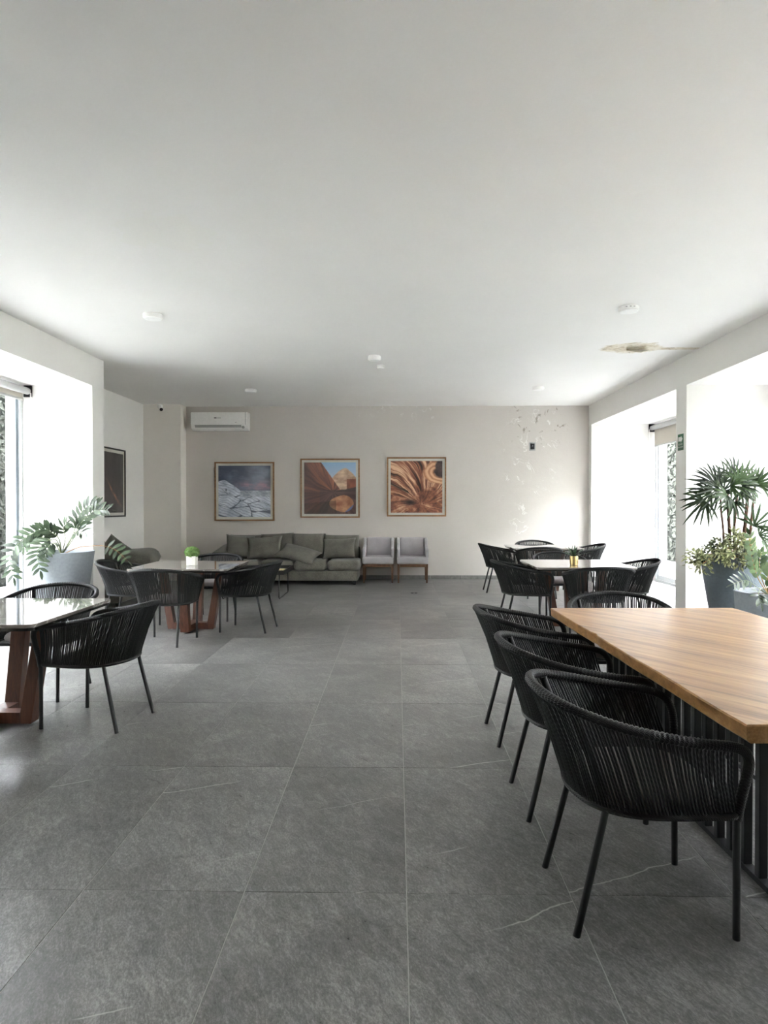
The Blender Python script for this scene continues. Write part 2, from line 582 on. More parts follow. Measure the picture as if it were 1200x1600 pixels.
def copy_tree(root, loc, rz, label):
    c = root.copy(); COL.objects.link(c)
    c.location = loc; c.rotation_euler = (0, 0, rz); c['label'] = label
    for ch in root.children:
        d = ch.copy(); COL.objects.link(d); d.parent = c
        for g in ch.children:
            e = g.copy(); COL.objects.link(e); e.parent = d
    return c


def bez(pts, n):
    """Catmull-Rom through pts"""
    P = [Vector(p) for p in pts]
    P = [P[0] * 2 - P[1]] + P + [P[-1] * 2 - P[-2]]
    out = []
    segs = len(P) - 3
    for i in range(n):
        u = i / (n - 1) * segs
        k = min(int(u), segs - 1); t = u - k
        a, b, c, d = P[k:k + 4]
        out.append(0.5 * ((2 * b) + (c - a) * t + (2 * a - 5 * b + 4 * c - d) * t * t + (3 * b - a - 3 * c + d) * t ** 3))
    return out


def rounded_rect(w, d, r, n=6):
    out = []
    for cx, cy, a0 in ((w / 2 - r, d / 2 - r, 0), (-w / 2 + r, d / 2 - r, 90), (-w / 2 + r, -d / 2 + r, 180), (w / 2 - r, -d / 2 + r, 270)):
        for i in range(n + 1):
            a = R(a0 + 90 * i / n)
            out.append((cx + r * math.cos(a), cy + r * math.sin(a)))
    return out


# ------------------------------------------------------------------ the room
floor = struct('floor', MB().box(WL - 0.1, WR + 0.1, YR, YB, -0.12, -0.0015), M_GROUT, label='grey stone tiled floor with pale joints')
TW, TL, GAP = 0.6, 1.2, 0.0035
X0, Y0 = 0.034, 2.495
tile_cache = {}


def tile(x0, x1, y0, y1):
    key = (round(x1 - x0, 3), round(y1 - y0, 3))
    if key not in tile_cache:
        w, d = key; b = 0.0006
        vs = [(-w/2, -d/2, -0.0015), (w/2, -d/2, -0.0015), (w/2, d/2, -0.0015), (-w/2, d/2, -0.0015),
              (-w/2, -d/2, -b), (w/2, -d/2, -b), (w/2, d/2, -b), (-w/2, d/2, -b),
              (-w/2+b, -d/2+b, 0), (w/2-b, -d/2+b, 0), (w/2-b, d/2-b, 0), (-w/2+b, d/2-b, 0)]
        fs = [(8, 9, 10, 11)]
        for i in range(4):
            j = (i + 1) % 4
            fs += [(i, j, j + 4, i + 4), (i + 4, j + 4, j + 8, i + 8)]
        tile_cache[key] = MB().add(vs, fs).mesh('tile', M_TILE, False)
    link('tile', tile_cache[key], floor, ((x0 + x1) / 2, (y0 + y1) / 2, 0))


i0, i1 = math.floor((WL - X0) / TW), math.ceil((WR - X0) / TW)
j0, j1 = math.floor((YR - Y0) / TL), math.ceil((YB - Y0) / TL)
for i in range(i0, i1):
    for j in range(j0, j1):
        a, b = max(X0 + i * TW + GAP / 2, WL), min(X0 + (i + 1) * TW - GAP / 2, WR)
        c, d = max(Y0 + j * TL + GAP / 2, YR), min(Y0 + (j + 1) * TL - GAP / 2, YB)
        if b - a > 0.02 and d - c > 0.02:
            tile(a, b, c, d)

ceiling = struct('ceiling', MB().box(WL - 0.25, WR + 0.25, YR - 0.2, YB + 0.2, H, H + 0.25), M_CEIL, label='white plaster ceiling with a brown damp stain', smooth=False)
# curled paint flake hanging at the stain
fl = MB()
fo = [(0.0, 0.0), (0.16, 0.01), (0.19, 0.05), (0.12, 0.10), (0.08, 0.15), (0.03, 0.12), (-0.02, 0.06)]
fl.add([(2.80 + 1.3 * x, 8.40 - 1.3 * y, H - 0.003 - 0.55 * y) for x, y in fo] + [(2.80 + 1.3 * x, 8.40 - 1.3 * y, H - 0.001 - 0.55 * y) for x, y in fo],
       [tuple(range(6, -1, -1)), tuple(range(7, 14))] + [(i, (i + 1) % 7, 7 + (i + 1) % 7, 7 + i) for i in range(7)])
fl.build('paint_flake', M_FLAKE, ceiling, smooth=False)

struct('wall_back', MB().box(WL - 0.25, WR + 0.25, YB, YB + 0.2, -0.1, H), M_BACK, label='taupe wall with peeling paint behind the sofa', smooth=False)
struct('wall_pillar', MB().box(WL, -4.09, 12.80, YB, 0, H), M_PIER, label='warm grey corner pillar beside the air conditioner', smooth=False)
struct('wall_rear', MB().box(WL - 0.25, WR + 0.25, YR - 0.2, YR, -0.1, H), M_WHITE, label='white wall behind the viewer', smooth=False)

wl = MB()
wl.box(WL - 0.2, WL, 8.78, YB, 0, H)                      # alcove outer wall
prev = 8.95
for a, b in NICHES_L:
    wl.box(WL - 0.2, XL, b, prev, 0, H)                    # pier
    wl.box(WL - 0.2, XL, a, b, HEAD, H)                    # header
    prev = a
wl.box(WL - 0.2, XL, YR, prev, 0, H)
wall_left = struct('wall_left', wl, M_WHITE, label='white pier wall with deep window niches on the left', smooth=False)
wr = MB()
prev = YB
for a, b in NICHES_R:
    wr.box(XR, WR + 0.2, b, prev, 0, H)
    wr.box(XR, WR + 0.2, a, b, HEAD, H)
    prev = a
wr.box(XR, WR + 0.2, YR, prev, 0, H)
wall_right = struct('wall_right', wr, M_WHITE, label='white pier wall with deep window niches on the right', smooth=False)

# skirting tiles
bb = struct('baseboard_back', MB().box(-4.09, XR, YB - 0.008, YB, 0.0, 0.02), M_GROUT, label='grey tile skirting along the taupe wall', smooth=False)
x = X0 + TW * math.floor((-4.09 - X0) / TW)
while x < XR:
    a, b = max(x + 0.0015, -4.088), min(x + TW - 0.0015, XR - 0.002)
    if b > a:
        MB().box(a, b, YB - 0.014, YB, 0.001, 0.075).build('skirting_tile', M_SKIRT, bb, smooth=False)
    x += TW
bn = struct('baseboard_right', MB().box(XR, WR - 0.06, 12.942, 12.95, 0, 0.02), M_GROUT, label='grey tile skirting inside the far window niche', smooth=False)
for a, b in ((XR + 0.003, XR + 0.6), (XR + 0.603, WR - 0.06)):
    MB().box(a, b, 12.937, 12.95, 0.001, 0.075).build('skirting_tile', M_SKIRT, bn, smooth=False)
bl = struct('baseboard_left', MB().box(WL, WL + 0.008, 8.95, 12.8, 0, 0.02), M_GROUT, label='grey tile skirting in the alcove', smooth=False)
for k in range(6):
    MB().box(WL, WL + 0.013, 8.95 + k * 0.64, 8.95 + k * 0.64 + 0.637, 0.001, 0.075).build('skirting_tile', M_SKIRT, bl, smooth=False)


# ------------------------------------------------------------------ windows, blinds
def window(idx, x, y0, y1, side, label):
    """sliding window, side = -1 left wall, +1 right wall"""
    s = side
    def bx(m, xa, xb, ya, yb, za, zb):
        a, b = x + s * xa, x + s * xb
        m.box(min(a, b), max(a, b), ya, yb, za, zb)
    fr = MB()
    bx(fr, -0.02, 0.10, y0, y0 + 0.05, 0, HEAD)
    bx(fr, -0.02, 0.10, y1 - 0.05, y1, 0, HEAD)
    bx(fr, -0.02, 0.10, y0 + 0.05, y1 - 0.05, HEAD - 0.06, HEAD)
    bx(fr, -0.02, 0.10, y0 + 0.05, y1 - 0.05, 0, 0.04)
    root = struct('window_%d' % idx, fr, M_ALU, label=label, smooth=False)
    n = 3
    wdt = (y1 - y0 - 0.1) / n
    for k in range(n):
        a, b = y0 + 0.05 + k * wdt, y0 + 0.05 + (k + 1) * wdt
        off = 0.01 if k % 2 == 0 else 0.055
        m = MB()
        bx(m, off, off + 0.035, a, a + 0.055, 0.04, HEAD - 0.06)
        bx(m, off, off + 0.035, b - 0.055, b, 0.04, HEAD - 0.06)
        bx(m, off, off + 0.035, a + 0.055, b - 0.055, 0.04, 0.12)
        bx(m, off, off + 0.035, a + 0.055, b - 0.055, HEAD - 0.12, HEAD - 0.06)
        sash = m.build('sash', M_ALUD if s < 0 else M_ALU, root, smooth=False)
        g = MB()
        bx(g, off + 0.012, off + 0.018, a + 0.055, b - 0.055, 0.12, HEAD - 0.12)
        g.build('pane', M_GLASS, sash, smooth=False)
    return root


def blind(x, y0, y1, side, drop, label):
    t = thing('roller_blind', label, 'blind', (x, (y0 + y1) / 2, HEAD), 0, 'roller blinds in the window niches')
    L = (y1 - y0) / 2 - 0.03
    s = side
    MB().tube([(-s * 0.10, -L, -0.075), (-s * 0.10, L, -0.075)], 0.045, 20).build('roller_tube', M_GREYPL, t)
    for e in (-1, 1):
        m = MB().rbox(-0.055, 0.055, -0.012, 0.012, -0.075, 0.075, 0.02, 2)
        m.xform(Matrix.Translation((-s * 0.10, e * (L + 0.012), -0.075)))
        m.build('end_bracket', M_BLACK, t)
    xa = -s * 0.052
    MB().box(xa - 0.002, xa + 0.002, -L + 0.02, L - 0.02, -drop, -0.07).build('fabric', M_BLIND, t, smooth=False)
    MB().rbox(xa - 0.012, xa + 0.012, -L + 0.02, L - 0.02, -drop - 0.03, -drop, 0.006, 2).build('bottom_bar', M_GREYPL, t)
    # bead chain loop at the far end
    yc = L - 0.01
    pts = [(-s * 0.15, yc - 0.012, -0.1), (-s * 0.155, yc - 0.012, -1.0), (-s * 0.155, yc - 0.02, -1.75), (-s * 0.155, yc - 0.005, -1.80),
           (-s * 0.155, yc + 0.012, -1.75), (-s * 0.155, yc + 0.012, -1.0), (-s * 0.15, yc + 0.008, -0.1)]
    MB().tube(bez(pts, 40), 0.0035, 6).build('chain', M_PLASTIC, t)
    return t


k = 1
for (a, b), lb in zip(NICHES_L, ('grey framed sliding window behind the left planter', 'added unseen window beside the viewer for room light, left side', 'tall sliding window behind the viewer, left side')):
    window(k, WL, a, b, -1, lb); k += 1
for (a, b), lb in zip(NICHES_R, ('white framed sliding window in the far niche on the right', 'tall sliding window behind the right planters', 'added unseen window beside the wooden table for room light', 'tall sliding window behind the viewer, right side')):
    window(k, WR, a, b, 1, lb); k += 1
blind(WL, NICHES_L[0][0], NICHES_L[0][1], -1, 0.17, 'rolled-up roller blind over the window beside the left planter')
blind(WR, NICHES_R[0][0], NICHES_R[0][1], 1, 0.40, 'cream roller blind partly lowered in the far niche on the right')
blind(WR, NICHES_R[1][0], NICHES_R[1][1], 1, 0.40, 'cream roller blind in the niche above the palm planter')

# ------------------------------------------------------------------ outside: paving and hedges
struct('ground', MB().box(-40, WL - 0.2, -30, 45, -0.16, -0.06).box(WR + 0.2, 40, -30, 45, -0.16, -0.06), M_PAVE, label='pale paving outside the windows', smooth=False)

struct('added_eave', MB().box(WL - 0.2 - ADDED_EAVE, WL - 0.25, YR, YB + 0.2, H, H + 0.18).box(WR + 0.25, WR + 0.2 + ADDED_EAVE, YR, YB + 0.2, H, H + 0.18), M_WHITE, label='added unseen overhang cutting sky light at the windows', smooth=False)


def hedge(x, side, label, y0, y1, n, ml, mc, h=3.8):  # height raised to block low sky light from the room
    t = thing('hedge', label, 'hedge', (x, (y0 + y1) / 2, -0.06))
    MB().box(0.08 if side > 0 else -0.5, 0.5 if side > 0 else -0.08, y0 - (y0 + y1) / 2, y1 - (y0 + y1) / 2, 0, h).build('hedge_core', mc, t, smooth=False)
    rg = random.Random(3 + side)
    m = MB()
    for i in range(n):
        y = rg.uniform(y0, y1) - (y0 + y1) / 2
        z = rg.uniform(0.02, h + 0.05)
        dx = -side * abs(rg.gauss(0, 0.05)) + side * 0.08
        s = rg.uniform(0.045, 0.085)
        nv = Vector((-side, rg.uniform(-.9, .9), rg.uniform(-.5, .9))).normalized()
        u = nv.orthogonal().normalized()
        u = Matrix.Rotation(rg.uniform(0, 6.28), 3, nv) @ u
        w = nv.cross(u)
        c = Vector((dx, y, z))
        m.add([c - u * s, c + w * s * .5 + nv * 0.01, c + u * s, c - w * s * .5 + nv * 0.01], [(0, 1, 2, 3)])
    o = m.build('hedge_leaves', ml, t, smooth=False)
    tag(o, kind='stuff')


hedge(WL - 2.3, -1, 'hedge whitened as a light reflector outside the left window, near stretch', -7, 10.4, 7000, M_HEDGE, M_HEDGEB)
hedge(WL - 2.3, -1, 'leafy hedge darkened against overexposure outside the left window, far stretch', 10.6, 22, 9000, M_HEDGED, M_HEDGEDB)
hedge(WR + 2.3, 1, 'hedge whitened as a light reflector outside the right windows, near stretch', -7, 12.0, 6500, M_HEDGE, M_HEDGEB)
hedge(WR + 2.3, 1, 'leafy hedge darkened against overexposure seen through the far right window', 12.2, 26, 11000, M_HEDGED, M_HEDGEDB)


# ------------------------------------------------------------------ rope armchair
def smoothpath(pts, n):
    return bez(pts, n)


def make_chair():
    root = link('rope_armchair', None)
    # plan curves: u from 0 (front, y>0) round the back to 1 (front, y<0)
    rim_half = [(0.190, 0.322, 0.668), (0.10, 0.337, 0.681), (-0.02, 0.343, 0.702), (-0.15, 0.326, 0.728), (-0.265, 0.262, 0.757), (-0.335, 0.155, 0.776), (-0.362, 0.0, 0.785)]
    rim = rim_half + [(x, -y, z) for x, y, z in rim_half[-2::-1]]
    ring_half = [(0.255, 0.240, 0.415), (0.14, 0.258, 0.416), (0.0, 0.262, 0.418), (-0.11, 0.240, 0.420), (-0.185, 0.178, 0.421), (-0.220, 0.092, 0.422), (-0.232, 0.0, 0.422)]
    ring = ring_half + [(x, -y, z) for x, y, z in ring_half[-2::-1]]
    # top rail with the arms curving down into the front posts
    down = [(0.257, 0.240, 0.400), (0.262, 0.250, 0.46), (0.270, 0.276, 0.56), (0.266, 0.294, 0.612), (0.240, 0.310, 0.650)]
    path = down + rim + [(x, -y, z) for x, y, z in down[::-1]]
    P = bez(path, 560)
    wr_ = [0.0165 + 0.0024 * math.sin(i * 2 * math.pi / 3.0 + 0.5) for i in range(len(P))]
    MB().tube(P, wr_, 8).build('arm_rail', M_ROPE, root, angle=180)
    N = 118
    A, B = bez(rim, 400), bez(ring, 400)

    def even(C, n):
        d = [0]
        for i in range(1, len(C)):
            d.append(d[-1] + (C[i] - C[i - 1]).length)
        out, j = [], 0
        for i in range(n):
            s = d[-1] * i / (n - 1)
            while j < len(d) - 2 and d[j + 1] < s: j += 1
            f = (s - d[j]) / max(1e-9, d[j + 1] - d[j])
            out.append(C[j].lerp(C[j + 1], f))
        return out

    a, b = even(A, N), even(B, N)
    m = MB()
    rg = random.Random(5)
    for i in range(N):
        p, q = a[i], b[i]
        jit = Vector((rg.uniform(-1, 1), rg.uniform(-1, 1), 0)) * 0.0022
        out = Vector((p.x + 0.02, p.y, 0)).normalized() * 0.006
        mid = p.lerp(q, 0.5) - out + jit
        m.tube([p + out * 1.6, p.lerp(q, .12) + out * .4 + jit, mid, p.lerp(q, .88) + jit, q + out], 0.0047, 6, False)
    tag(m.build('rope_weave', M_ROPE, root, angle=180), kind='stuff')
    # seat ring
    front = [(0.257, -0.12, 0.415), (0.257, 0.0, 0.415), (0.257, 0.12, 0.415)]
    MB().tube(bez(ring + front + [ring[0]], 120)[:-1], 0.014, 8, closed=True).build('seat_ring', M_ROPE, root)
    # seat weave under the cushion
    m = MB()
    for k in range(27):
        y = -0.235 + 0.47 * k / 26
        xs = -0.20 * math.sqrt(max(0.02, 1 - (y / 0.268) ** 2))
        m.tube([(0.25, y, 0.417), (0.03, y, 0.411), (xs, y, 0.424)], 0.0045, 5, False)
    for k in range(22):
        xx = -0.16 + 0.40 * k / 21
        yy = 0.258 if xx > -0.08 else 0.258 * math.sqrt(max(0.05, 1 - ((xx + 0.08) / 0.16) ** 2))
        m.tube([(xx, -yy, 0.418), (xx, 0, 0.416), (xx, yy, 0.418)], 0.0045, 5, False)
    tag(m.build('seat_weave', M_ROPE, root), kind='stuff')
    # cushion: rounded pad following the seat outline
    outl = []
    for i in range(48):
        t = 2 * math.pi * i / 48
        c, s = math.cos(t), math.sin(t)
        r = (abs(c) ** 3.2 + abs(s) ** 3.2) ** (-1 / 3.2)
        xx, yy = c * r, s * r
        outl.append((0.015 + 0.238 * xx, (0.252 if xx > 0 else 0.252 - 0.04 * xx * xx) * yy))
    vs, fs = [], []
    lay = [(0.90, 0.424), (0.955, 0.430), (0.97, 0.444), (0.955, 0.460), (0.91, 0.472), (0.7, 0.482), (0.35, 0.486)]
    for sc_, z in lay:
        vs += [(0.015 + (x - 0.015) * sc_, y * sc_, z) for x, y in outl]
    for L in range(len(lay) - 1):
        for i in range(48):
            j = (i + 1) % 48
            fs.append((L * 48 + i, L * 48 + j, (L + 1) * 48 + j, (L + 1) * 48 + i))
    fs += [tuple(range(47, -1, -1)), tuple((len(lay) - 1) * 48 + i for i in range(48))]
    MB().add(vs, fs).build('cushion', M_CUSHION, root)
    # legs
    for s in (1, -1):
        MB().tube([(0.26, s * 0.235, 0), (0.258, s * 0.237, 0.25), (0.257, s * 0.240, 0.41)], 0.0125, 12).build('leg', M_METAL, root)
        pts = [(-0.262, s * 0.216, 0), (-0.172, s * 0.199, 0.36), (-0.160, s * 0.198, 0.415), (-0.168, s * 0.202, 0.47), (-0.262, s * 0.245, 0.745)]
        MB().tube(pts, 0.0125, 12).build('leg', M_METAL, root)
    return root


chairs = [
    # x, y, facing, label
    (0.850, 2.480, 1.5, 'black rope armchair at the wooden table, frontmost of the row of three'),
    (0.850, 3.296, 1.0, 'black rope armchair at the wooden table, middle of the row of three'),
    (0.850, 4.250, 2.3, 'black rope armchair at the wooden table, rearmost of the row of three'),
    (1.530, 4.660, -95, 'black rope armchair at the far head of the wooden table, only its back rim showing'),
    (2.600, 4.150, 176, 'black rope armchair behind the wooden table below the planters, only a sliver of rim visible'),
    (-1.976, 4.478, 169.7, 'black rope armchair on the aisle side of the front left marble table'),
    (-2.690, 5.150, -92, 'black rope armchair behind the front left marble table, rim below the grey planter'),
    (-2.410, 7.045, 87, 'black rope armchair turning its back in front of the marble table with the topiary'),
    (-1.700, 7.790, 172.5, 'black rope armchair on the aisle side of the marble table with the topiary'),
    (-2.320, 8.560, -90, 'black rope armchair behind the marble table with the topiary, facing the viewer'),
    (-3.080, 7.800, 2, 'black rope armchair on the window side of the marble table with the topiary'),
    (1.455, 7.930, 3, 'black rope armchair on the aisle side of the marble table with the gold vase'),
    (2.155, 7.350, 90, 'black rope armchair turning its back in front of the marble table with the gold vase'),
    (2.705, 8.100, 176, 'black rope armchair on the window side of the marble table with the gold vase'),
    (2.130, 8.950, -90, 'black rope armchair behind the gold vase, facing the viewer across its marble table'),
    (1.710, 11.300, 0, 'black rope armchair on the aisle side of the empty marble table by the peeling wall'),
    (2.200, 10.660, 90, 'black rope armchair with its back in front of the bare marble table by peeling wall'),
    (3.050, 11.300, 178, 'black rope armchair on the window side of the empty marble table by the peeling wall'),
    (2.430, 12.010, -90, 'black rope armchair against the peeling wall, behind the empty marble table'),
]
proto = make_chair()
for i, (x, y, a, lb) in enumerate(chairs):
    if i == 0:
        c = proto
        c.location = (x, y, 0); c.rotation_euler = (0, 0, R(a)); c['label'] = lb
    else:
        c = copy_tree(proto, (x, y, 0), R(a), lb)
    c['category'] = 'chair'
    if i == 5:                      # this one has a bare woven seat
        for ch in list(c.children):
            if ch.name.startswith('cushion'): bpy.data.objects.remove(ch)
    c['group'] = 'black rope armchairs'


# ------------------------------------------------------------------ marble tables
def make_marble_table():
    root = link('marble_table', None)
    W = 1.10
    n = 0
    prof = [(0.992, 0.722), (0.998, 0.724), (1.0, 0.728), (1.0, 0.741), (0.9985, 0.744), (0.995, 0.745)]
    base = rounded_rect(W, W, 0.05, 7)
    k = len(base)
    vs, fs = [], []
    for s, z in prof:
        o = W * (1 - s) / 2
        f = (W / 2 - o) / (W / 2)
        vs += [(x * f, y * f, z) for x, y in base]
    for L in range(len(prof) - 1):
        for i in range(k):
            j = (i + 1) % k
            fs.append((L * k + i, L * k + j, (L + 1) * k + j, (L + 1) * k + i))
    fs += [tuple(range(k - 1, -1, -1)), tuple((len(prof) - 1) * k + i for i in range(k))]
    MB().add(vs, fs).build('table_top', M_MARBLE, root, angle=12)
    MB().prism(rounded_rect(1.07, 1.07, 0.04, 4), 0.704, 0.722).build('under_board', M_EDGE, root, smooth=False)
    # base: two crossing trapezoid frames; four leaning planks, two bottom beams
    for q in range(4):
        m = MB()
        w = 0.050                                    # half width
        r0o, r0i, r1o, r1i = 0.262, 0.180, 0.372, 0.298   # outer / inner radius at the floor and at the top
        z0, z1 = 0.012, 0.704
        vs = [(r0i, -w, z0), (r0o, -w, z0), (r0o, w, z0), (r0i, w, z0), (r1i, -w, z1), (r1o, -w, z1), (r1o, w, z1), (r1i, w, z1)]
        m.add(vs, [(3, 2, 1, 0), (4, 5, 6, 7), (0, 1, 5, 4), (1, 2, 6, 5), (2, 3, 7, 6), (3, 0, 4, 7)])
        leg = m.build('leg', M_LEGWOOD, root, smooth=False, rot=(0, 0, R(90 * q)))
        mod = leg.modifiers.new('soft', 'BEVEL'); mod.width = 0.004; mod.segments = 2
        g = MB().lathe([(0.014, 0.0), (0.016, 0.004), (0.010, 0.012)], 12, (0.225, 0, 0))
        g.build('glide', M_ALU, leg)
    b = MB().box(-0.19, 0.19, -0.05, 0.05, 0.014, 0.085).build('bottom_beam', M_LEGWOOD, root, smooth=False)
    MB().box(-0.05, 0.05, -0.19, -0.05, 0.014, 0.083).box(-0.05, 0.05, 0.05, 0.19, 0.014, 0.083).build('bottom_beam', M_LEGWOOD, root, smooth=False)
    return root


mt = [(-2.635, 4.400, 0, 'pale marble table at the left edge with a rounded corner, nothing on it'),
      (-2.365, 7.780, 0, 'marble table carrying the white cube with a topiary ball'),
      (2.080, 8.030, 0, 'marble table carrying the gold vase of spiky leaves'),
      (2.390, 11.300, 0, 'marble table beside the peeling wall, bare top')]
tp = make_marble_table()
for i, (x, y, a, lb) in enumerate(mt):
    if i == 0:
        c = tp; c.location = (x, y, 0); c.rotation_euler = (0, 0, R(a)); c['label'] = lb
    else:
        c = copy_tree(tp, (x, y, 0), R(a), lb)
    c['category'] = 'table'; c['group'] = 'square marble tables'

# ------------------------------------------------------------------ wooden slab table
wt = thing('wooden_table', 'long golden wooden slab table on black metal bars', 'table', (1.622, 3.285, 0), R(1.65))
hw, hl = 0.595, 1.178
rg = random.Random(11)
out = []
for i in range(41):
    y = -hl + 2 * hl * i / 40
    out.append((hw + 0.002 * math.sin(i * 0.7) + rg.uniform(-.001, .001), y))
left = []
for i in range(41):
    y = hl - 2 * hl * i / 40
    left.append((-hw + 0.0022 * math.sin(i * 0.45 + 1) + rg.uniform(-.0012, .0012) + (0.012 if i in (15,) else 0), y))
outl = out + left
k = len(outl)
vs, fs = [], []
for s, z in ((0.016, 0.702), (0.004, 0.712), (-0.002, 0.74), (0.0, 0.755), (0.004, 0.760)):
    for x, y in outl:
        vs.append((x - math.copysign(s, x), y - math.copysign(min(s, 0.004), y) * (1 if abs(y) > hl - .01 else 0), z))
for L in range(4):
    for i in range(k):
        j = (i + 1) % k
        fs.append((L * k + i, L * k + j, (L + 1) * k + j, (L + 1) * k + i))
fs += [tuple(range(k - 1, -1, -1)), tuple(4 * k + i for i in range(k))]
MB().add(vs, fs).build('table_top', M_SLAB, wt, angle=25)
post_me = MB().rbox(-0.017, 0.017, -0.017, 0.017, 0.022, 0.680, 0.003, 1).mesh('post', M_METAL)
for s in (-1, 1):
    MB().box(s * 0.265 - 0.019, s * 0.265 + 0.019, -1.02, 1.02, 0.0, 0.022).build('floor_rail', M_METAL, wt, smooth=False)
    MB().box(s * 0.265 - 0.019, s * 0.265 + 0.019, -1.02, 1.02, 0.680, 0.702).build('top_rail', M_METAL, wt, smooth=False)
    for i in range(20):
        link('post', post_me, wt, (s * 0.265, -1.0 + 0.1053 * i, 0))
for s in (-1, 1):
    MB().box(-0.246, 0.246, s * 1.001 - 0.019, s * 1.001 + 0.019, 0.0, 0.022).build('cross_rail', M_METAL, wt, smooth=False)
    MB().box(-0.246, 0.246, s * 1.001 - 0.019, s * 1.001 + 0.019, 0.680, 0.702).build('cross_rail', M_METAL, wt, smooth=False)


# ------------------------------------------------------------------ cushions and sofas
def cushion_mesh(w, d, h, p=2.6, pinch=0.06, n=18, crown=0.5, seed=0):
    """soft pad lying in xy, thickness h in z, with pulled corners"""
    rg = random.Random(seed)
    ph = [rg.uniform(0, 6.28) for _ in range(4)]
    m = MB()
    vs, fs = [], []
    idx = {}
    for sgn in (1, -1):
        for i in range(n + 1):
            for j in range(n + 1):
                u, v = 2 * i / n - 1, 2 * j / n - 1
                edge = i in (0, n) or j in (0, n)
                if sgn < 0 and edge:
                    idx[(sgn, i, j)] = idx[(1, i, j)]
                    continue
                t = max(0.0, (1 - abs(u) ** p) * (1 - abs(v) ** p)) ** crown
                # sides draw in between the corners
                x = u * (w / 2) * (1 - pinch * (1 - v * v) * abs(u))
                y = v * (d / 2) * (1 - pinch * (1 - u * u) * abs(v))
                z = sgn * h / 2 * t + 0.012 * t * math.sin(3 * u + ph[0]) * math.sin(2.5 * v + ph[1])
                idx[(sgn, i, j)] = len(vs)
                vs.append((x, y, z))
    for sgn in (1, -1):
        for i in range(n):
            for j in range(n):
                q = [idx[(sgn, i, j)], idx[(sgn, i + 1, j)], idx[(sgn, i + 1, j + 1)], idx[(sgn, i, j + 1)]]
                fs.append(tuple(q if sgn > 0 else q[::-1]))
    return m.add(vs, fs)


def pad(name, w, d, h, loc, rot, mat, parent=None, **kw):
    return cushion_mesh(w, d, h, **kw).build(name, mat, parent, loc=loc, rot=rot, angle=180)


# back-wall sofa, origin at floor centre of its footprint
SX, SY = -1.93, 12.56
sofa = thing('sofa', 'long charcoal fabric sofa under the desert pictures', 'sofa', (SX, SY, 0))
LW = 2.44
MB().rbox(-LW / 2, LW / 2 - 0.0, -0.44, 0.46, 0.075, 0.255, 0.02, 3).build('base', M_SOFA, sofa)
for sx in (-LW / 2 + 0.1, LW / 2 - 0.06):
    for sy in (-0.38, 0.38):
        MB().add([(sx - .022, sy - .022, 0), (sx + .022, sy - .022, 0), (sx + .022, sy + .022, 0), (sx - .022, sy + .022, 0),
                  (sx - .03, sy - .03, .08), (sx + .03, sy - .03, .08), (sx + .03, sy + .03, .08), (sx - .03, sy + .03, .08)],
                 [(3, 2, 1, 0), (4, 5, 6, 7), (0, 1, 5, 4), (1, 2, 6, 5), (2, 3, 7, 6), (3, 0, 4, 7)]).build('leg', M_BLACK, sofa, smooth=False)
MB().rbox(-LW / 2, LW / 2, 0.30, 0.50, 0.25, 0.66, 0.06, 4).build('back_frame', M_SOFA, sofa)
# arm, sloping down to the front
am = MB().rbox(-0.13, 0.13, -0.44, 0.48, 0.08, 0.68, 0.06, 4)
am.v = [(x, y, z - (0.10 * max(0, (0.1 - y) / 0.54) if z > 0.4 else 0)) for x, y, z in am.v]
am.build('arm', M_SOFA, sofa, loc=(-LW / 2 - 0.06, 0, 0))
cw = (LW - 0.09) / 4 + 0.012
for i in range(4):
    m = MB().rbox(-cw / 2 + 0.004, cw / 2 - 0.004, -0.43, 0.33, 0.0, 0.18, 0.075, 5)
    m.v = [(x, y, z + (0.022 * math.cos(x / cw * 2.6) * (1 if z > .09 else 0))) for x, y, z in m.v]
    m.build('seat_cushion', M_SOFA, sofa, loc=(-LW / 2 + 0.09 + cw * (i + 0.5), -0.045, 0.25))
bkx = [-0.93, -0.33, 0.26, 0.88]
for i, bx_ in enumerate(bkx):
    wd = 0.62 if i < 3 else 0.66
    pad('back_cushion', wd, 0.50, 0.24, (bx_, 0.235, 0.635 + (0.02 if i in (1, 2) else -0.005)), (R(72), R(-3 if i == 1 else 0), R(0)), M_SOFA, sofa, seed=i, p=4.5, pinch=0.03, crown=0.42)

pillows = [
    (0.66, 0.46, 0.18, (SX - 0.50, SY - 0.13, 0.645), (R(64), R(-3), R(4)), 'charcoal pillow standing against the sofa back near its middle'),
    (0.52, 0.50, 0.18, (SX - 0.97, SY - 0.10, 0.645), (R(66), R(5), R(12)), 'peaked charcoal pillow in the corner of the sofa arm'),
    (0.74, 0.46, 0.20, (SX + 0.14, SY - 0.26, 0.545), (R(24), R(13), R(-14)), 'charcoal pillow lying tilted on the sofa seat'),
    (0.62, 0.40, 0.18, (SX + 0.86, SY - 0.09, 0.635), (R(66), R(-2), R(-3)), 'charcoal pillow upright at the sofa end next to the grey armchairs'),
]
for i, (w, d, h, loc, rot, lb) in enumerate(pillows):
    tag(pad('pillow', w, d, h, loc, rot, M_SOFA, seed=20 + i, pinch=0.10, p=2.4), lb, 'pillow', 'loose sofa pillows')

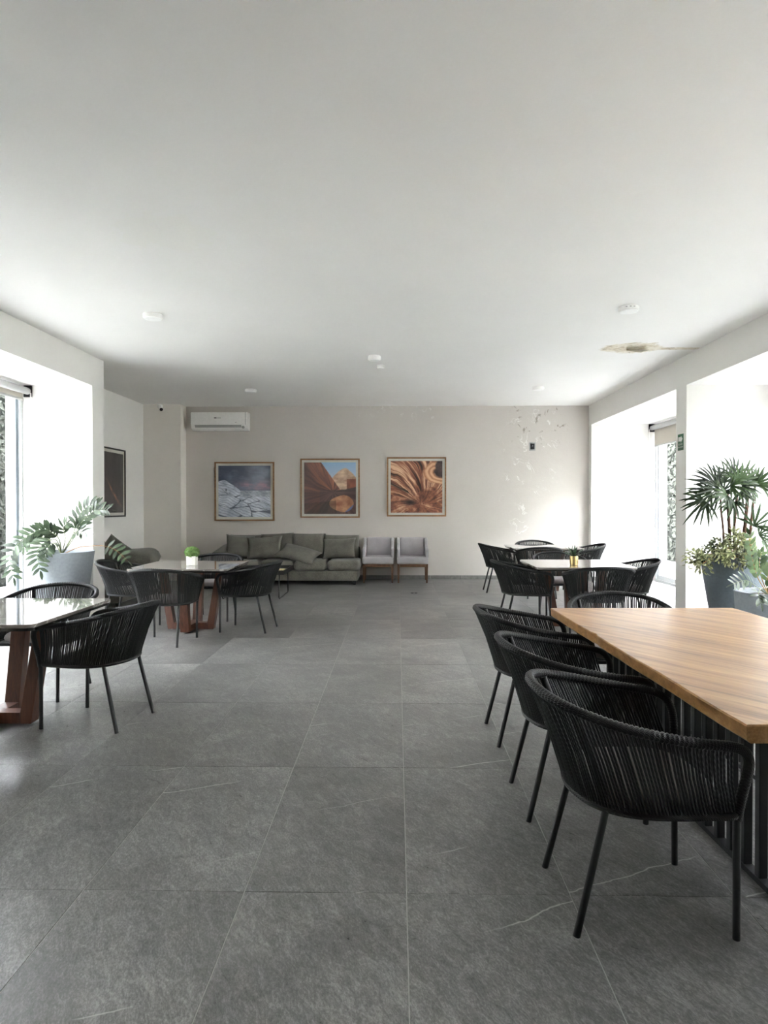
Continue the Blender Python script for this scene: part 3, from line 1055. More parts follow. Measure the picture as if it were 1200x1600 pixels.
# second sofa along the alcove wall, facing the room
s2 = thing('sofa', 'dark sofa in the alcove, mostly hidden behind the left chairs', 'sofa', (-4.27, 9.95, 0))
MB().rbox(-0.50, 0.46, -0.68, 0.68, 0.075, 0.26, 0.02, 3).build('base', M_SOFA, s2)
for sx in (-0.42, 0.40):
    for sy in (-0.60, 0.60):
        MB().box(sx - .025, sx + .025, sy - .025, sy + .025, 0, .08).build('leg', M_BLACK, s2, smooth=False)
MB().rbox(-0.52, -0.32, -0.68, 0.68, 0.25, 0.66, 0.06, 4).build('back_frame', M_SOFA, s2)
for sy in (-0.59, 0.59):
    MB().rbox(-0.50, 0.46, sy - 0.10, sy + 0.10, 0.09, 0.58, 0.06, 4).build('arm', M_SOFA, s2)
MB().rbox(-0.33, 0.45, -0.48, 0.48, 0.25, 0.46, 0.075, 5).build('seat_cushion', M_SOFA, s2)
pad('back_cushion', 0.92, 0.50, 0.24, (-0.22, 0, 0.66), (R(74), 0, R(90)), M_SOFA, s2, seed=50, p=4, pinch=0.03, crown=0.42)
tag(pad('pillow', 0.50, 0.56, 0.30, (-3.80, 9.98, 0.625), (R(6), R(2), R(8)), M_SOFA, seed=61, pinch=0.02, p=4.5, crown=0.4), 'dark puffy pillow slumped on the alcove sofa seat', 'pillow', 'loose sofa pillows')
tag(pad('pillow', 0.42, 0.42, 0.18, (-4.15, 9.90, 0.715), (R(90), R(38), R(14)), M_SOFA, seed=62, pinch=0.05), 'dark pillow standing on its corner behind the arching plant frond', 'pillow', 'loose sofa pillows')


# ------------------------------------------------------------------ two light grey armchairs
def make_armchair(x, y, lb):
    t = thing('armchair', lb, 'armchair', (x, y, 0), 0, 'light grey armchairs')
    hw, fd, bd = 0.285, -0.28, 0.28
    for sx in (-1, 1):
        for sy in (fd + 0.02, bd - 0.03):
            b = 0.022; tp_ = 0.014
            ox = sx * (hw - 0.025)
            dy = 0 if sy < 0 else 0.04
            MB().add([(ox - tp_, sy + dy - tp_, 0), (ox + tp_, sy + dy - tp_, 0), (ox + tp_, sy + dy + tp_, 0), (ox - tp_, sy + dy + tp_, 0),
                      (ox - b, sy - b, .345), (ox + b, sy - b, .345), (ox + b, sy + b, .345), (ox - b, sy + b, .345)],
                     [(3, 2, 1, 0), (4, 5, 6, 7), (0, 1, 5, 4), (1, 2, 6, 5), (2, 3, 7, 6), (3, 0, 4, 7)]).build('leg', M_CHAIRWOOD, t, smooth=False)
    MB().box(-hw + 0.05, hw - 0.05, fd, fd + 0.04, 0.295, 0.345).box(-hw + 0.05, hw - 0.05, bd - 0.05, bd - 0.01, 0.295, 0.345) \
        .box(-hw + 0.005, -hw + 0.045, fd + 0.045, bd - 0.055, 0.295, 0.345).box(hw - 0.045, hw - 0.005, fd + 0.045, bd - 0.055, 0.295, 0.345).build('seat_frame', M_CHAIRWOOD, t, smooth=False)
    m = MB().rbox(-hw, hw, fd - 0.02, bd, 0.345, 0.475, 0.035, 4)
    m.v = [(a, b, c + (0.018 * math.cos(a / hw * 1.4) if c > 0.42 else 0)) for a, b, c in m.v]
    m.build('seat', M_ARMCHAIR, t)
    m = MB().rbox(-0.235, 0.235, bd - 0.11, bd + 0.02, 0.44, 0.815, 0.04, 4)
    m.v = [(a, b + 0.14 * max(0, c - 0.44), c + (0.012 * math.cos(a / .235 * 1.5) if c > .7 else 0)) for a, b, c in m.v]
    m.build('backrest', M_ARMCHAIR, t)
    for sx in (-1, 1):
        # side panel: arm at the front rising into a wing at the back
        prof = [(fd - 0.005, 0.46), (fd - 0.01, 0.62), (fd + 0.03, 0.64), (0.02, 0.645), (0.10, 0.68), (0.17, 0.76), (0.24, 0.805), (bd + 0.055, 0.805), (bd + 0.03, 0.46)]
        n = len(prof)
        bm = bmesh.new()
        lo = [bm.verts.new((sx * (hw - 0.052), a, b)) for a, b in prof]
        hi = [bm.verts.new((sx * (hw + 0.004), a, b)) for a, b in prof]
        bm.faces.new(lo[::-1]); bm.faces.new(hi)
        for i in range(n):
            bm.faces.new((lo[i], lo[(i + 1) % n], hi[(i + 1) % n], hi[i]))
        bmesh.ops.recalc_face_normals(bm, faces=bm.faces)
        bmesh.ops.bevel(bm, geom=list(bm.edges), offset=0.016, segments=3, profile=0.5, affect='EDGES')
        me = bpy.data.meshes.new('arm'); bm.to_mesh(me); bm.free()
        me.materials.append(M_ARMCHAIR)
        me.polygons.foreach_set('use_smooth', [True] * len(me.polygons))
        link('arm', me, t)
    return t


make_armchair(-0.355, 12.73, 'light grey upholstered armchair standing next to the sofa')
make_armchair(0.278, 12.73, 'light grey upholstered armchair with bare wall on its other side')

# ------------------------------------------------------------------ coffee table with tray
ct = thing('coffee_table', 'low black tray table in front of the sofa', 'coffee table', (-2.22, 10.68, 0))
MB().box(-0.50, 0.50, -0.46, 0.46, 0.385, 0.397).build('tray_base', M_BLACKWOOD, ct, smooth=False)
for a in ((-0.50, 0.50, -0.475, -0.46), (-0.50, 0.50, 0.46, 0.475), (-0.515, -0.50, -0.475, 0.475), (0.50, 0.515, -0.475, 0.475)):
    MB().box(a[0], a[1], a[2], a[3], 0.378, 0.445).build('tray_side', M_BLACKWOOD, ct, smooth=False)
for s in (-1, 1):
    x = s * 0.43
    p = [(x, -0.40, 0.385), (x, -0.42, 0.03), (x, -0.39, 0.009), (x, 0.39, 0.009), (x, 0.42, 0.03), (x, 0.40, 0.385)]
    MB().tube(p, 0.009, 8).build('leg', M_METAL, ct)
rg = random.Random(4)
orn = [(0.30, -0.20, 0.0), (0.24, -0.06, 0.35), (0.34, 0.05, -0.3), (0.22, 0.14, 0.1)]
for i, (x, y, a) in enumerate(orn):
    m = MB().rbox(-0.11, 0.11, -0.035, 0.035, 0, 0.028, 0.008, 2)
    o = m.build('cream_block', M_BRASS, None, loc=(-2.22 + x, 10.68 + y, 0.397), rot=(0, 0, a))
    tag(o, ('small cream block frontmost in the black tray table', 'small cream block second from the front of the black tray', 'small cream block third from the front, by the tray rim', 'small cream block rearmost in the black tray table')[i], 'ornament', 'cream blocks in the tray')


# ------------------------------------------------------------------ prints (flat pictures computed as a colour grid)
def vnoise(x, y, seed):
    rs = np.random.RandomState(seed)
    g = rs.rand(64, 64)
    xi, yi = np.floor(x).astype(int), np.floor(y).astype(int)
    fx, fy = x - xi, y - yi
    fx, fy = fx * fx * (3 - 2 * fx), fy * fy * (3 - 2 * fy)
    a = g[xi % 64, yi % 64]; b = g[(xi + 1) % 64, yi % 64]; c = g[xi % 64, (yi + 1) % 64]; d = g[(xi + 1) % 64, (yi + 1) % 64]
    return (a * (1 - fx) + b * fx) * (1 - fy) + (c * (1 - fx) + d * fx) * fy


def fbm(x, y, seed, o=5):
    s, a, t = 0, 0.5, 0
    for i in range(o):
        s = s + a * vnoise(x * 2 ** i + 5.3 * i, y * 2 ** i + 1.7 * i, seed + i); t += a; a *= 0.55
    return s / t


def lerp(a, b, t):
    return a + (b - a) * np.clip(t, 0, 1)[..., None]


C = lambda *c: np.array(c, float)
NP = 128
gu, gv = np.meshgrid(np.linspace(0, 1, NP), np.linspace(0, 1, NP))   # gv: 0 top, 1 bottom


def art_white_rock(u, v):
    n = fbm(u * 4, v * 7, 1)
    sky = lerp(C(62, 72, 92), C(112, 122, 142), np.clip((n - .35) * 2.2 + (u - .5) * .35, 0, 1))
    pk = np.exp(-((v - 0.40) / 0.10) ** 2) * np.clip((u - .22) * 3, 0, 1) * np.clip(fbm(u * 6, v * 14, 9) * 2.4 - .6, 0, 1)
    sky = lerp(sky, C(184, 138, 152), pk * .8)
    hor = np.where(u < 0.42, 0.27 + 0.9 * np.clip(u - 0.10, 0, 1) ** 1.3 + .05 * np.clip(.08 - u, 0, 1) * 8, 0.475) + 0.02 * fbm(u * 14, v * 0, 3)
    hor = np.minimum(hor, 0.485)
    rock = lerp(C(168, 176, 194), C(230, 235, 244), fbm(u * 9, v * 9, 4) * 1.5 - .25)
    # cracks: borders of stretched cells
    rs = np.random.RandomState(14)
    px, py = u * 1.0 + .05 * fbm(u * 5, v * 5, 12), (v - .30 * u) * 1.9 + .08 * fbm(u * 6, v * 6, 13)
    seeds = rs.rand(46, 2) * [1.2, 2.4] + [-.1, -.5]
    dd = np.sort(np.stack([np.hypot(px - a, py - b) for a, b in seeds], -1), -1)
    edge = dd[..., 1] - dd[..., 0]
    crack = np.clip(1 - edge / (.012 + .022 * np.clip(v - .4, 0, 1)), 0, 1) * np.clip((v - .44) * 6, 0.35, 1)
    ln = np.abs(np.sin((v * 2.2 - u * .9 + .25 * fbm(u * 5, v * 5, 17)) * 26)) ** 14
    rock = lerp(rock, C(112, 120, 140), ln * .55)
    rock = lerp(rock, C(66, 72, 90), crack)
    far = (v < 0.60) & (u > .42)
    rock = np.where(far[..., None], lerp(rock, lerp(C(120, 128, 144), C(190, 196, 208), fbm(u * 16, v * 26, 15) * 1.8 - .4), 0.8 + 0 * u), rock)
    img = np.where((v < hor)[..., None], sky, rock)
    per = (np.abs(u - .145) < .008) & (np.abs(v - .475) < .028)
    return np.where(per[..., None], C(45, 45, 55), img)


def art_canyon_pool(u, v):
    sky = lerp(C(150, 184, 218), C(196, 210, 226), v * 3)
    vp = (0.56, 0.58)
    ang = np.arctan2(v - vp[1], u - vp[0])
    st = fbm(ang * 9 + 2 * fbm(u * 3, v * 3, 22), np.hypot(u - vp[0], v - vp[1]) * 1.2, 21)
    wall = lerp(C(74, 56, 56), C(140, 98, 84), st * 2.0 - .5)
    lit = np.clip((u * 1.05 - v * .55 + .02) * 3.0, 0, 1) * (v < .56)
    wall = lerp(wall, C(186, 118, 90), lit * .75 * np.clip(st * 2.2 - .4, 0, 1))
    edge = np.where(v < .52, 0.33 + .36 * np.clip(v / .52, 0, 1) ** 1.0, 2.0)
    # dome rock
    top = 0.10 + 1.9 * np.abs(u - .78) ** 1.6 + .03 * fbm(u * 18, v * 0, 25)
    dome = lerp(C(172, 136, 112), C(232, 204, 176), fbm(u * 10 + v * 3, v * 16, 26) * 1.9 - .4)
    dark = (u > .82) & (v > .32)
    dome = np.where(dark[..., None], lerp(C(104, 62, 48), C(170, 106, 80), fbm(u * 12, v * 6, 28) * 1.5 - .2), dome)
    img = sky
    img = np.where((v > top)[..., None], dome, img)
    img = np.where((u < edge)[..., None], wall, img)
    base = v > (.535 - .06 * np.clip((u - .75) * 4, 0, 1))
    low = lerp(C(58, 46, 48), C(118, 90, 84), st * 2 - .45)
    img = np.where((base & (u > .3))[..., None], low, img)
    # mirrored rock in the pool
    r = np.hypot((u - .72) / .235, (v - .80) / (.155 + .02 * np.sin(u * 9)))
    pool = lerp(C(150, 94, 70), C(212, 164, 128), fbm(u * 9, v * 10, 31) * 1.8 - .3)
    pool = np.where((v - .80 > -.9 * (u - .86) + .10)[..., None], C(110, 124, 170), pool)
    img = np.where((r < 1)[..., None], pool, img)
    dk = (u < .62) & (v > .80 - .1 * u)
    return np.where(dk[..., None], img * .72, img)


def art_swirl(u, v):
    wx, wy = fbm(u * 2.2, v * 2.2, 41) - .5, fbm(u * 2.2 + 7, v * 2.2 + 3, 43) - .5
    cx, cy = u - .58, v - .84
    ang = np.arctan2(cy + .14 * wy, cx + .14 * wx) + .55 * np.hypot(cx, cy)
    rr = np.hypot(cx, cy)
    st = vnoise(ang * 17 + 1.5 * wx, rr * 2.5, 44) * .5 + vnoise(ang * 44, rr * 4, 45) * .5
    lowr = (v > .62 + .12 * np.sin(u * 6))
    blot = fbm(u * 13, v * 13, 47)
    st = np.where(lowr, .45 * st + .55 * blot, st)
    t = st * 1.9 - .42 + .25 * (fbm(u * 3, v * 3, 49) - .5)
    img = lerp(C(58, 38, 36), C(158, 100, 76), t * 1.6)
    img = lerp(img, C(230, 190, 156), np.clip((t - .62) * 2.4, 0, 1))
    ring = np.hypot((u - .98) / .34, (v - .22) / .22)
    bandc = lerp(C(176, 116, 84), C(228, 184, 146), np.abs(np.sin(ring * 11 + 3 * fbm(u * 6, v * 6, 52))))
    img = img + (bandc - img) * np.clip((1.08 - ring - .25 * (fbm(u * 9, v * 9, 57) - .5)) * 9, 0, 1)[..., None]
    dkc = lerp(C(48, 40, 42), C(108, 90, 86), fbm(u * 9, v * 9, 53) * 1.5 - .2)
    img = img + (dkc - img) * np.clip((1.0 - np.hypot((u - 1.02) / .20, (v - .14) / .22) - .5 * (fbm(u * 8, v * 8, 58) - .5)) * 5, 0, 1)[..., None]
    dk = np.exp(-(((u - .38) / .09) ** 2 + ((v - .80) / .05) ** 2))
    img = lerp(img, C(36, 30, 32), dk)
    dk2 = np.clip(1 - np.abs(v - .46 - .5 * (u - .05)) / .035, 0, 1) * (u < .34)
    return lerp(img, C(32, 28, 30), dk2 * .9)


def art_dark_canyon(u, v):
    n = fbm(u * 6, v * 3, 61)
    img = lerp(C(44, 40, 42), C(78, 70, 70), n * 1.6 - .3)
    path = 0.42 + 0.62 * np.clip((v - .42) / .5, 0, 1) ** 1.1 - .12
    d = np.abs(u - path + .08 * (fbm(u * 5, v * 5, 63) - .5)) / (.03 + .16 * np.clip(v - .4, 0, 1))
    glow = np.clip(1 - d, 0, 1) * np.clip((v - .40) * 6, 0, 1) * np.clip((.93 - v) * 9, 0, 1)
    img = lerp(img, C(168, 112, 92), glow * np.clip(fbm(u * 12, v * 12, 64) * 2 - .2, 0, 1) * 1.1)
    return img


def picture(name, fn, w, h, loc, rz, label, fw, mat_w, fmat, ang=0.0):
    """framed print; local x = width, z = height, front faces -y; origin at wall, bottom centre"""
    t = thing(name, label, 'picture', loc, rz, 'framed landscape prints')
    d = 0.032
    for nm, b in (('frame_rail', (-w / 2, w / 2, -d, 0, 0, fw)), ('frame_rail', (-w / 2, w / 2, -d, 0, h - fw, h)),
                  ('frame_rail', (-w / 2, -w / 2 + fw, -d, 0, fw, h - fw)), ('frame_rail', (w / 2 - fw, w / 2, -d, 0, fw, h - fw))):
        MB().box(*b).build(nm, fmat, t, smooth=False)
    MB().box(-w / 2 + fw, w / 2 - fw, -0.014, 0, fw, h - fw).build('mat_board', M_MAT, t, smooth=False)
    pw, phh = w - 2 * (fw + mat_w), h - 2 * (fw + mat_w)
    col = fn(gu, gv) / 255.0
    col = np.clip(col, 0, 1)
    lin = np.where(col <= 0.04045, col / 12.92, ((col + 0.055) / 1.055) ** 2.4)
    vs = np.stack([(gu - .5) * pw, np.full_like(gu, -0.0165), fw + mat_w + (1 - gv) * phh], -1).reshape(-1, 3)
    ii = np.arange(NP * NP).reshape(NP, NP)
    fs = np.stack([ii[:-1, :-1], ii[1:, :-1], ii[1:, 1:], ii[:-1, 1:]], -1).reshape(-1, 4)
    me = bpy.data.meshes.new('print')
    me.from_pydata(vs.tolist(), [], fs.tolist())
    at = me.color_attributes.new('print', 'FLOAT_COLOR', 'POINT')
    at.data.foreach_set('color', np.concatenate([lin.reshape(-1, 3), np.ones((NP * NP, 1))], 1).astype(np.float32).ravel())
    me.materials.append(m_print('print_' + name))
    link('print', me, t)
    return t


def bx_at(px):  # back-wall x from its image column
    return (px - 621) * 13.11 / 1065


def bz_at(py):
    return CAM_H - (py - 789) * 13.11 / 1065


for nm, fn, x0, x1, y0, y1, lb, mw in (
        ('landscape_picture', art_white_rock, 334, 428, 721.5, 814, 'wood-framed print of white cracked rock under a pink dusk sky', 0.045),
        ('landscape_picture', art_canyon_pool, 469, 562, 716.5, 809, 'wood-framed print of a canyon with a dome rock mirrored in a pool', 0.045),
        ('landscape_picture', art_swirl, 604.5, 697, 714.5, 807, 'wood-framed print of swirling orange and brown rock', 0.045)):
    w, h = bx_at(x1) - bx_at(x0), bz_at(y0) - bz_at(y1)
    picture(nm, fn, w, h, ((bx_at(x0) + bx_at(x1)) / 2, YB, bz_at(y1)), 0, lb, 0.028, mw, M_FRAMEWOOD)
picture('landscape_picture', art_dark_canyon, 1.16, 1.16, (WL, 11.30, 1.225), R(90), 'black-framed dark canyon print on the alcove wall', 0.025, 0.05, M_BLACK)

# ------------------------------------------------------------------ air conditioner
ac = thing('air_conditioner', 'white split air conditioner high on the taupe wall', 'air conditioner', (-3.39, YB, 2.855))
pf = [(0.0, 0.0), (-0.10, 0.0), (-0.17, 0.035), (-0.205, 0.085), (-0.215, 0.12), (-0.215, 0.325), (-0.205, 0.34), (0.0, 0.345)]
bm = bmesh.new()
lo = [bm.verts.new((-0.545, a, b)) for a, b in pf]; hi = [bm.verts.new((0.545, a, b)) for a, b in pf]
bm.faces.new(lo); bm.faces.new(hi[::-1])
for i in range(len(pf)):
    bm.faces.new((lo[i], hi[i], hi[(i + 1) % len(pf)], lo[(i + 1) % len(pf)]))
bmesh.ops.recalc_face_normals(bm, faces=bm.faces)
bmesh.ops.bevel(bm, geom=list(bm.edges), offset=0.008, segments=2, profile=0.5, affect='EDGES')
me = bpy.data.meshes.new('casing'); bm.to_mesh(me); bm.free(); me.materials.append(M_PLASTIC)
link('casing', me, ac)
MB().rbox(-0.535, 0.495, -0.223, -0.213, 0.105, 0.338, 0.004, 2).build('front_panel', M_PLASTIC, ac)
fp = MB().rbox(-0.47, 0.42, -0.006, 0.006, -0.055, 0.0, 0.004, 2).xform(Matrix.Translation((0, -0.213, 0.096)) @ Matrix.Rotation(R(38), 4, 'X'))
fp.build('louvre', M_GREYPL, ac)
MB().box(0.497, 0.503, -0.2225, -0.20, 0.10, 0.338).build('panel_seam', M_GREYPL, ac, smooth=False)
MB().tube([(0.455, -0.215, 0.055), (0.455, -0.185, 0.055)], 0.026, 14).build('display', M_GREYPL, ac)
MB().box(-0.095, -0.048, -0.2245, -0.2225, 0.222, 0.238).build('emblem', M_BLACK, ac, smooth=False)
MB().box(-0.040, 0.035, -0.2240, -0.2225, 0.224, 0.234).build('emblem', M_GREYPL, ac, smooth=False)
MB().box(0.30, 0.335, -0.2240, -0.2225, 0.142, 0.150).build('emblem', M_GREYPL, ac, smooth=False)

# ------------------------------------------------------------------ ceiling fittings


def downlight(x, y, d, lb, name='ceiling_light', cat='ceiling light', th=0.042, slots=False):
    t = thing(name, lb, cat, (x, y, H), 0, 'round ceiling fittings')
    r = d / 2
    MB().lathe([(r * 0.96, 0.0), (r, -0.006), (r, -th + 0.006), (r * 0.95, -th)][::-1], 36).build('housing', M_PLASTIC, t, angle=20)
    MB().lathe([(r * 0.86, -th - 0.006), (r * 0.90, -th)], 36).build('diffuser', M_DIFF, t, angle=20)
    for k in range(3 if slots else 0):
        a = R(-120 + 22 * k) + math.atan2(0, 1)
        c, s = math.cos(a), math.sin(a)
        MB().box(-0.008, 0.008, -0.002, 0.002, -0.022, -0.014).build('vent_slot', M_GREYPL, t, smooth=False, loc=(c * r, s * r, 0), rot=(0, 0, a + R(90)))
    return t


downlight(-2.44, 6.77, 0.19, 'round white ceiling light above the table with the topiary')
downlight(2.22, 6.61, 0.19, 'round white ceiling light next to the damp stain', slots=True)
downlight(-2.41, 11.18, 0.19, 'round white ceiling light in front of the air conditioner')
downlight(2.27, 11.06, 0.19, 'round white ceiling light in front of the peeling paint')
downlight(-0.295, 8.72, 0.165, 'round white smoke detector, larger of the two mid-ceiling', 'smoke_detector', 'smoke detector', 0.05)
downlight(-0.227, 9.28, 0.105, 'small white ceiling sensor, smaller of the two mid-ceiling', 'ceiling_sensor', 'sensor', 0.04)

# ------------------------------------------------------------------ security camera on the corner pillar
sc_ = thing('security_camera', 'small white bullet security camera at the top of the corner pillar', 'camera', (-4.46, 12.80, 3.27))
MB().tube([(0, 0, 0.03), (0, -0.02, 0.03)], 0.035, 16).build('mount', M_PLASTIC, sc_)
MB().tube([(0, -0.02, 0.03), (0.0, -0.05, 0.02)], 0.014, 10).build('bracket_arm', M_PLASTIC, sc_)
MB().tube([(-0.03, -0.03, 0.045), (0.05, -0.14, -0.055)], 0.036, 18).build('body', M_PLASTIC, sc_)
MB().tube([(0.0505, -0.1405, -0.0555), (0.054, -0.146, -0.061)], 0.032, 18).build('lens', M_BLACK, sc_)

# ------------------------------------------------------------------ wall box, sign, floor outlet
wb = thing('outlet_box', 'small black cable outlet on the peeling wall', 'outlet', (2.585, YB, 2.55))
MB().rbox(-0.06, 0.06, -0.006, 0, -0.08, 0.08, 0.003, 1).build('plate', M_GREYPL, wb)
MB().rbox(-0.04, 0.04, -0.012, -0.005, -0.055, 0.055, 0.004, 2).build('socket', M_BLACK, wb)
MB().tube([(-0.01, -0.013, 0.01), (0.012, -0.013, 0.01)], 0.004, 6).build('screw', M_ALU, wb)

sg = thing('exit_sign', 'green evacuation route sign with a white arrow on the pier', 'sign', (XR, 8.89, 2.24), R(-90))
# local: x runs along the wall (towards the viewer), front faces -y -> world -x
MB().box(-0.085, 0.085, -0.004, 0, -0.105, 0.105).build('panel', M_SIGN, sg, smooth=False)
ar = [(-0.065, 0.012), (0.012, 0.012), (0.012, -0.005), (0.066, 0.040), (0.012, 0.085), (0.012, 0.068), (-0.065, 0.068)]
m = MB().add([(x, -0.0048, z) for x, z in ar], [(0, 1, 2, 3, 4, 5, 6)])
m.build('arrow', M_SIGNW, sg, smooth=False)
for txt, z, s in (('RUTA DE', -0.038, 0.030), ('EVACUACION', -0.072, 0.026)):
    cu = bpy.data.curves.new('lettering', 'FONT'); cu.body = txt; cu.size = s; cu.align_x = 'CENTER'
    cu.materials.append(M_SIGNW)
    tmp = bpy.data.objects.new('tmp_text', cu); COL.objects.link(tmp)
    me = bpy.data.meshes.new_from_object(tmp.evaluated_get(bpy.context.evaluated_depsgraph_get()))
    bpy.data.objects.remove(tmp)
    link('lettering', me, sg, (0, -0.0050, z), (R(90), 0, 0))
fb = thing('floor_outlet', 'small dark double socket set in the floor near the armchairs', 'outlet', (0.27, 11.05, 0))
for s in (-1, 1):
    MB().rbox(s * 0.03 - 0.022, s * 0.03 + 0.022, -0.035, 0.035, 0.0, 0.006, 0.002, 1).build('socket', M_BLACK, fb)


# ------------------------------------------------------------------ planters
def planter(x, y, h, r0, r1, mat, lb):
    t = thing('planter', lb, 'planter', (x, y, 0), 0, 'tall grey planters')
    w = 0.035
    MB().lathe([(r0 - 0.02, 0), (r0, 0.006), (r1 - 0.004, h - 0.015), (r1, h - 0.006), (r1 - 0.006, h), (r1 - w, h - 0.002), (r1 - w - 0.006, h - 0.02), (r1 - w - 0.012, h - 0.055)], 64).build('pot', mat, t)
    MB().lathe([(r1 - w - 0.011, h - 0.060), (r1 - w - 0.012, h - 0.050), (0.10, h - 0.040)], 40).build('soil', M_SOIL, t)
    return t


PL = (-4.08, 8.20)
planter(*PL, 0.87, 0.25, 0.375, M_POT, 'tall pale grey tapered planter in the left window niche')
PR = (3.74, 7.62)
planter(*PR, 0.87, 0.22, 0.365, M_POTD, 'tall slate-blue tapered planter holding the palm')
PS = (3.64, 6.75)
planter(*PS, 0.585, 0.27, 0.31, M_POT, 'low grey planter standing before the palm planter')


# ------------------------------------------------------------------ plants
def leaf_mesh(name, L, W, mat, curl=0.12, fold=0.10, n=5):
    vs, fs = [], []
    for i in range(n + 1):
        u = i / n
        w = W / 2 * (math.sin(math.pi * min(1, u * 0.93 + 0.05)) ** 0.75) * (1 - 0.15 * u)
        z = -curl * L * u * u
        if i == n: w = W * 0.02
        vs += [(L * u, -w, z + fold * w), (L * u, 0, z), (L * u, w, z + fold * w)]
    for i in range(n):
        a = i * 3
        fs += [(a, a + 3, a + 4, a + 1), (a + 1, a + 4, a + 5, a + 2)]
    return MB().add(vs, fs).mesh(name, mat)


def frame(d, up):
    d = d.normalized()
    z = (up - d * up.dot(d))
    if z.length < 1e-4: z = d.orthogonal()
    z.normalize()
    y = z.cross(d)
    return Matrix((d, y, z)).transposed().to_4x4()


def frond(root, pts, leaf_me, npair, start, stem_mat, rad=0.006, size=1.0, spread=52, seed=0, face=(0.15, -0.8, 0.55)):
    """arching stem with paired leaflets; the leaflets are sub-parts"""
    P = bez(pts, 30)
    rads = [rad * (1 - 0.6 * i / 29) for i in range(30)]
    st = MB().tube(P, rads, 6).build('frond', stem_mat, root)
    rg = random.Random(seed)
    for k in range(npair):
        u = start + (1 - start) * (k + 0.4) / npair
        q = u * 29
        i = min(28, int(q)); f = q - i
        p = P[i].lerp(P[i + 1], f); t = (P[i + 1] - P[i]).normalized()
        side = t.cross(Vector(face))
        if side.length < 0.25:
            side = t.cross(Vector((0, 0, 1)))
        side.normalize()
        up = side.cross(t)
        for s in (-1, 1):
            a = R(spread + rg.uniform(-9, 9))
            d = t * math.cos(a) + side * s * math.sin(a) + up * rg.uniform(0.05, 0.35)
            sc = size * (0.75 + 0.35 * math.sin(math.pi * (0.2 + 0.7 * k / max(1, npair - 1)))) * rg.uniform(.9, 1.1)
            M = Matrix.Translation(p) @ frame(d, up + side * s * 0.25) @ Matrix.Scale(sc, 4)
            o = link('leaflet', leaf_me, st); o.matrix_local = M
    o = link('leaflet', leaf_me, st)
    o.matrix_local = Matrix.Translation(P[-1]) @ frame(P[-1] - P[-2], Vector((0, 0, 1))) @ Matrix.Scale(size * .8, 4)
    return st


zl = leaf_mesh('leaflet', 0.135, 0.050, M_ZZ)
zz = thing('zz_plant', 'arching leafy plant with paired leaflets in the left planter', 'plant', (PL[0], PL[1], 0.825))


def lp(px, py, dy=0.0):
    """plant-local point from where the frond shows, at the plant's depth"""
    Y = PL[1] + dy
    return Vector(((px - 621) * Y / 1065 - PL[0], dy, CAM_H - (py - 789) * Y / 1065 - 0.825))


B0 = (0, 0, 0)
frond(zz, [B0, lp(110, 842), lp(122, 818), lp(143, 799), lp(165, 797)], zl, 11, 0.38, M_STEM, seed=1)
frond(zz, [B0, lp(108, 840, .1), lp(116, 812, .16), lp(131, 792, .2), lp(150, 788, .24)], zl, 10, 0.35, M_STEM, seed=2)
frond(zz, [B0, lp(84, 838), lp(56, 831, -.1), lp(26, 846, -.2), lp(8, 874, -.26), lp(14, 904, -.3)], zl, 15, 0.22, M_STEM, seed=3)
frond(zz, [B0, lp(82, 844, -.15), lp(62, 850, -.3), lp(52, 868, -.42), lp(57, 893, -.48)], zl, 9, 0.35, M_STEM, seed=4, size=1.05)
frond(zz, [B0, lp(118, 856, -.05), lp(140, 853.5, -.1), lp(160, 854, -.14), lp(178, 861, -.16), lp(196, 877, -.18)], zl, 5, 0.62, M_STEMB, seed=5, size=.85, spread=66)
frond(zz, [B0, lp(97, 842, -.05), lp(94, 826, -.1), lp(100, 818, -.12)], zl, 5, 0.45, M_STEM, seed=6, size=.9)
frond(zz, [B0, lp(104, 845, -.1), lp(113, 832, -.2), lp(132, 833, -.26)], zl, 6, 0.4, M_STEM, seed=7, size=.9)
frond(zz, [B0, lp(88, 845, -.08), lp(78, 834, -.14), lp(66, 828, -.16), lp(52, 829, -.2)], zl, 8, 0.35, M_STEM, seed=8)
frond(zz, [B0, lp(80, 850, .05), lp(62, 840, .1), lp(44, 842, .12), lp(28, 858, .14)], zl, 9, 0.35, M_STEM, seed=9)
frond(zz, [B0, lp(86, 850, -.2), lp(72, 853, -.34), lp(66, 866, -.40)], zl, 6, 0.4, M_STEM, seed=10, size=.9)

zr = leaf_mesh('leaflet', 0.10, 0.052, M_ZZR)
zz2 = thing('zz_plant', 'leafy plant with round paired leaflets in the low planter', 'plant', (PS[0], PS[1], 0.54))


def rp(px, py, dy=0.0):
    Y = PS[1] + dy
    return Vector(((px - 621) * Y / 1065 - PS[0], dy, CAM_H - (py - 789) * Y / 1065 - 0.54))


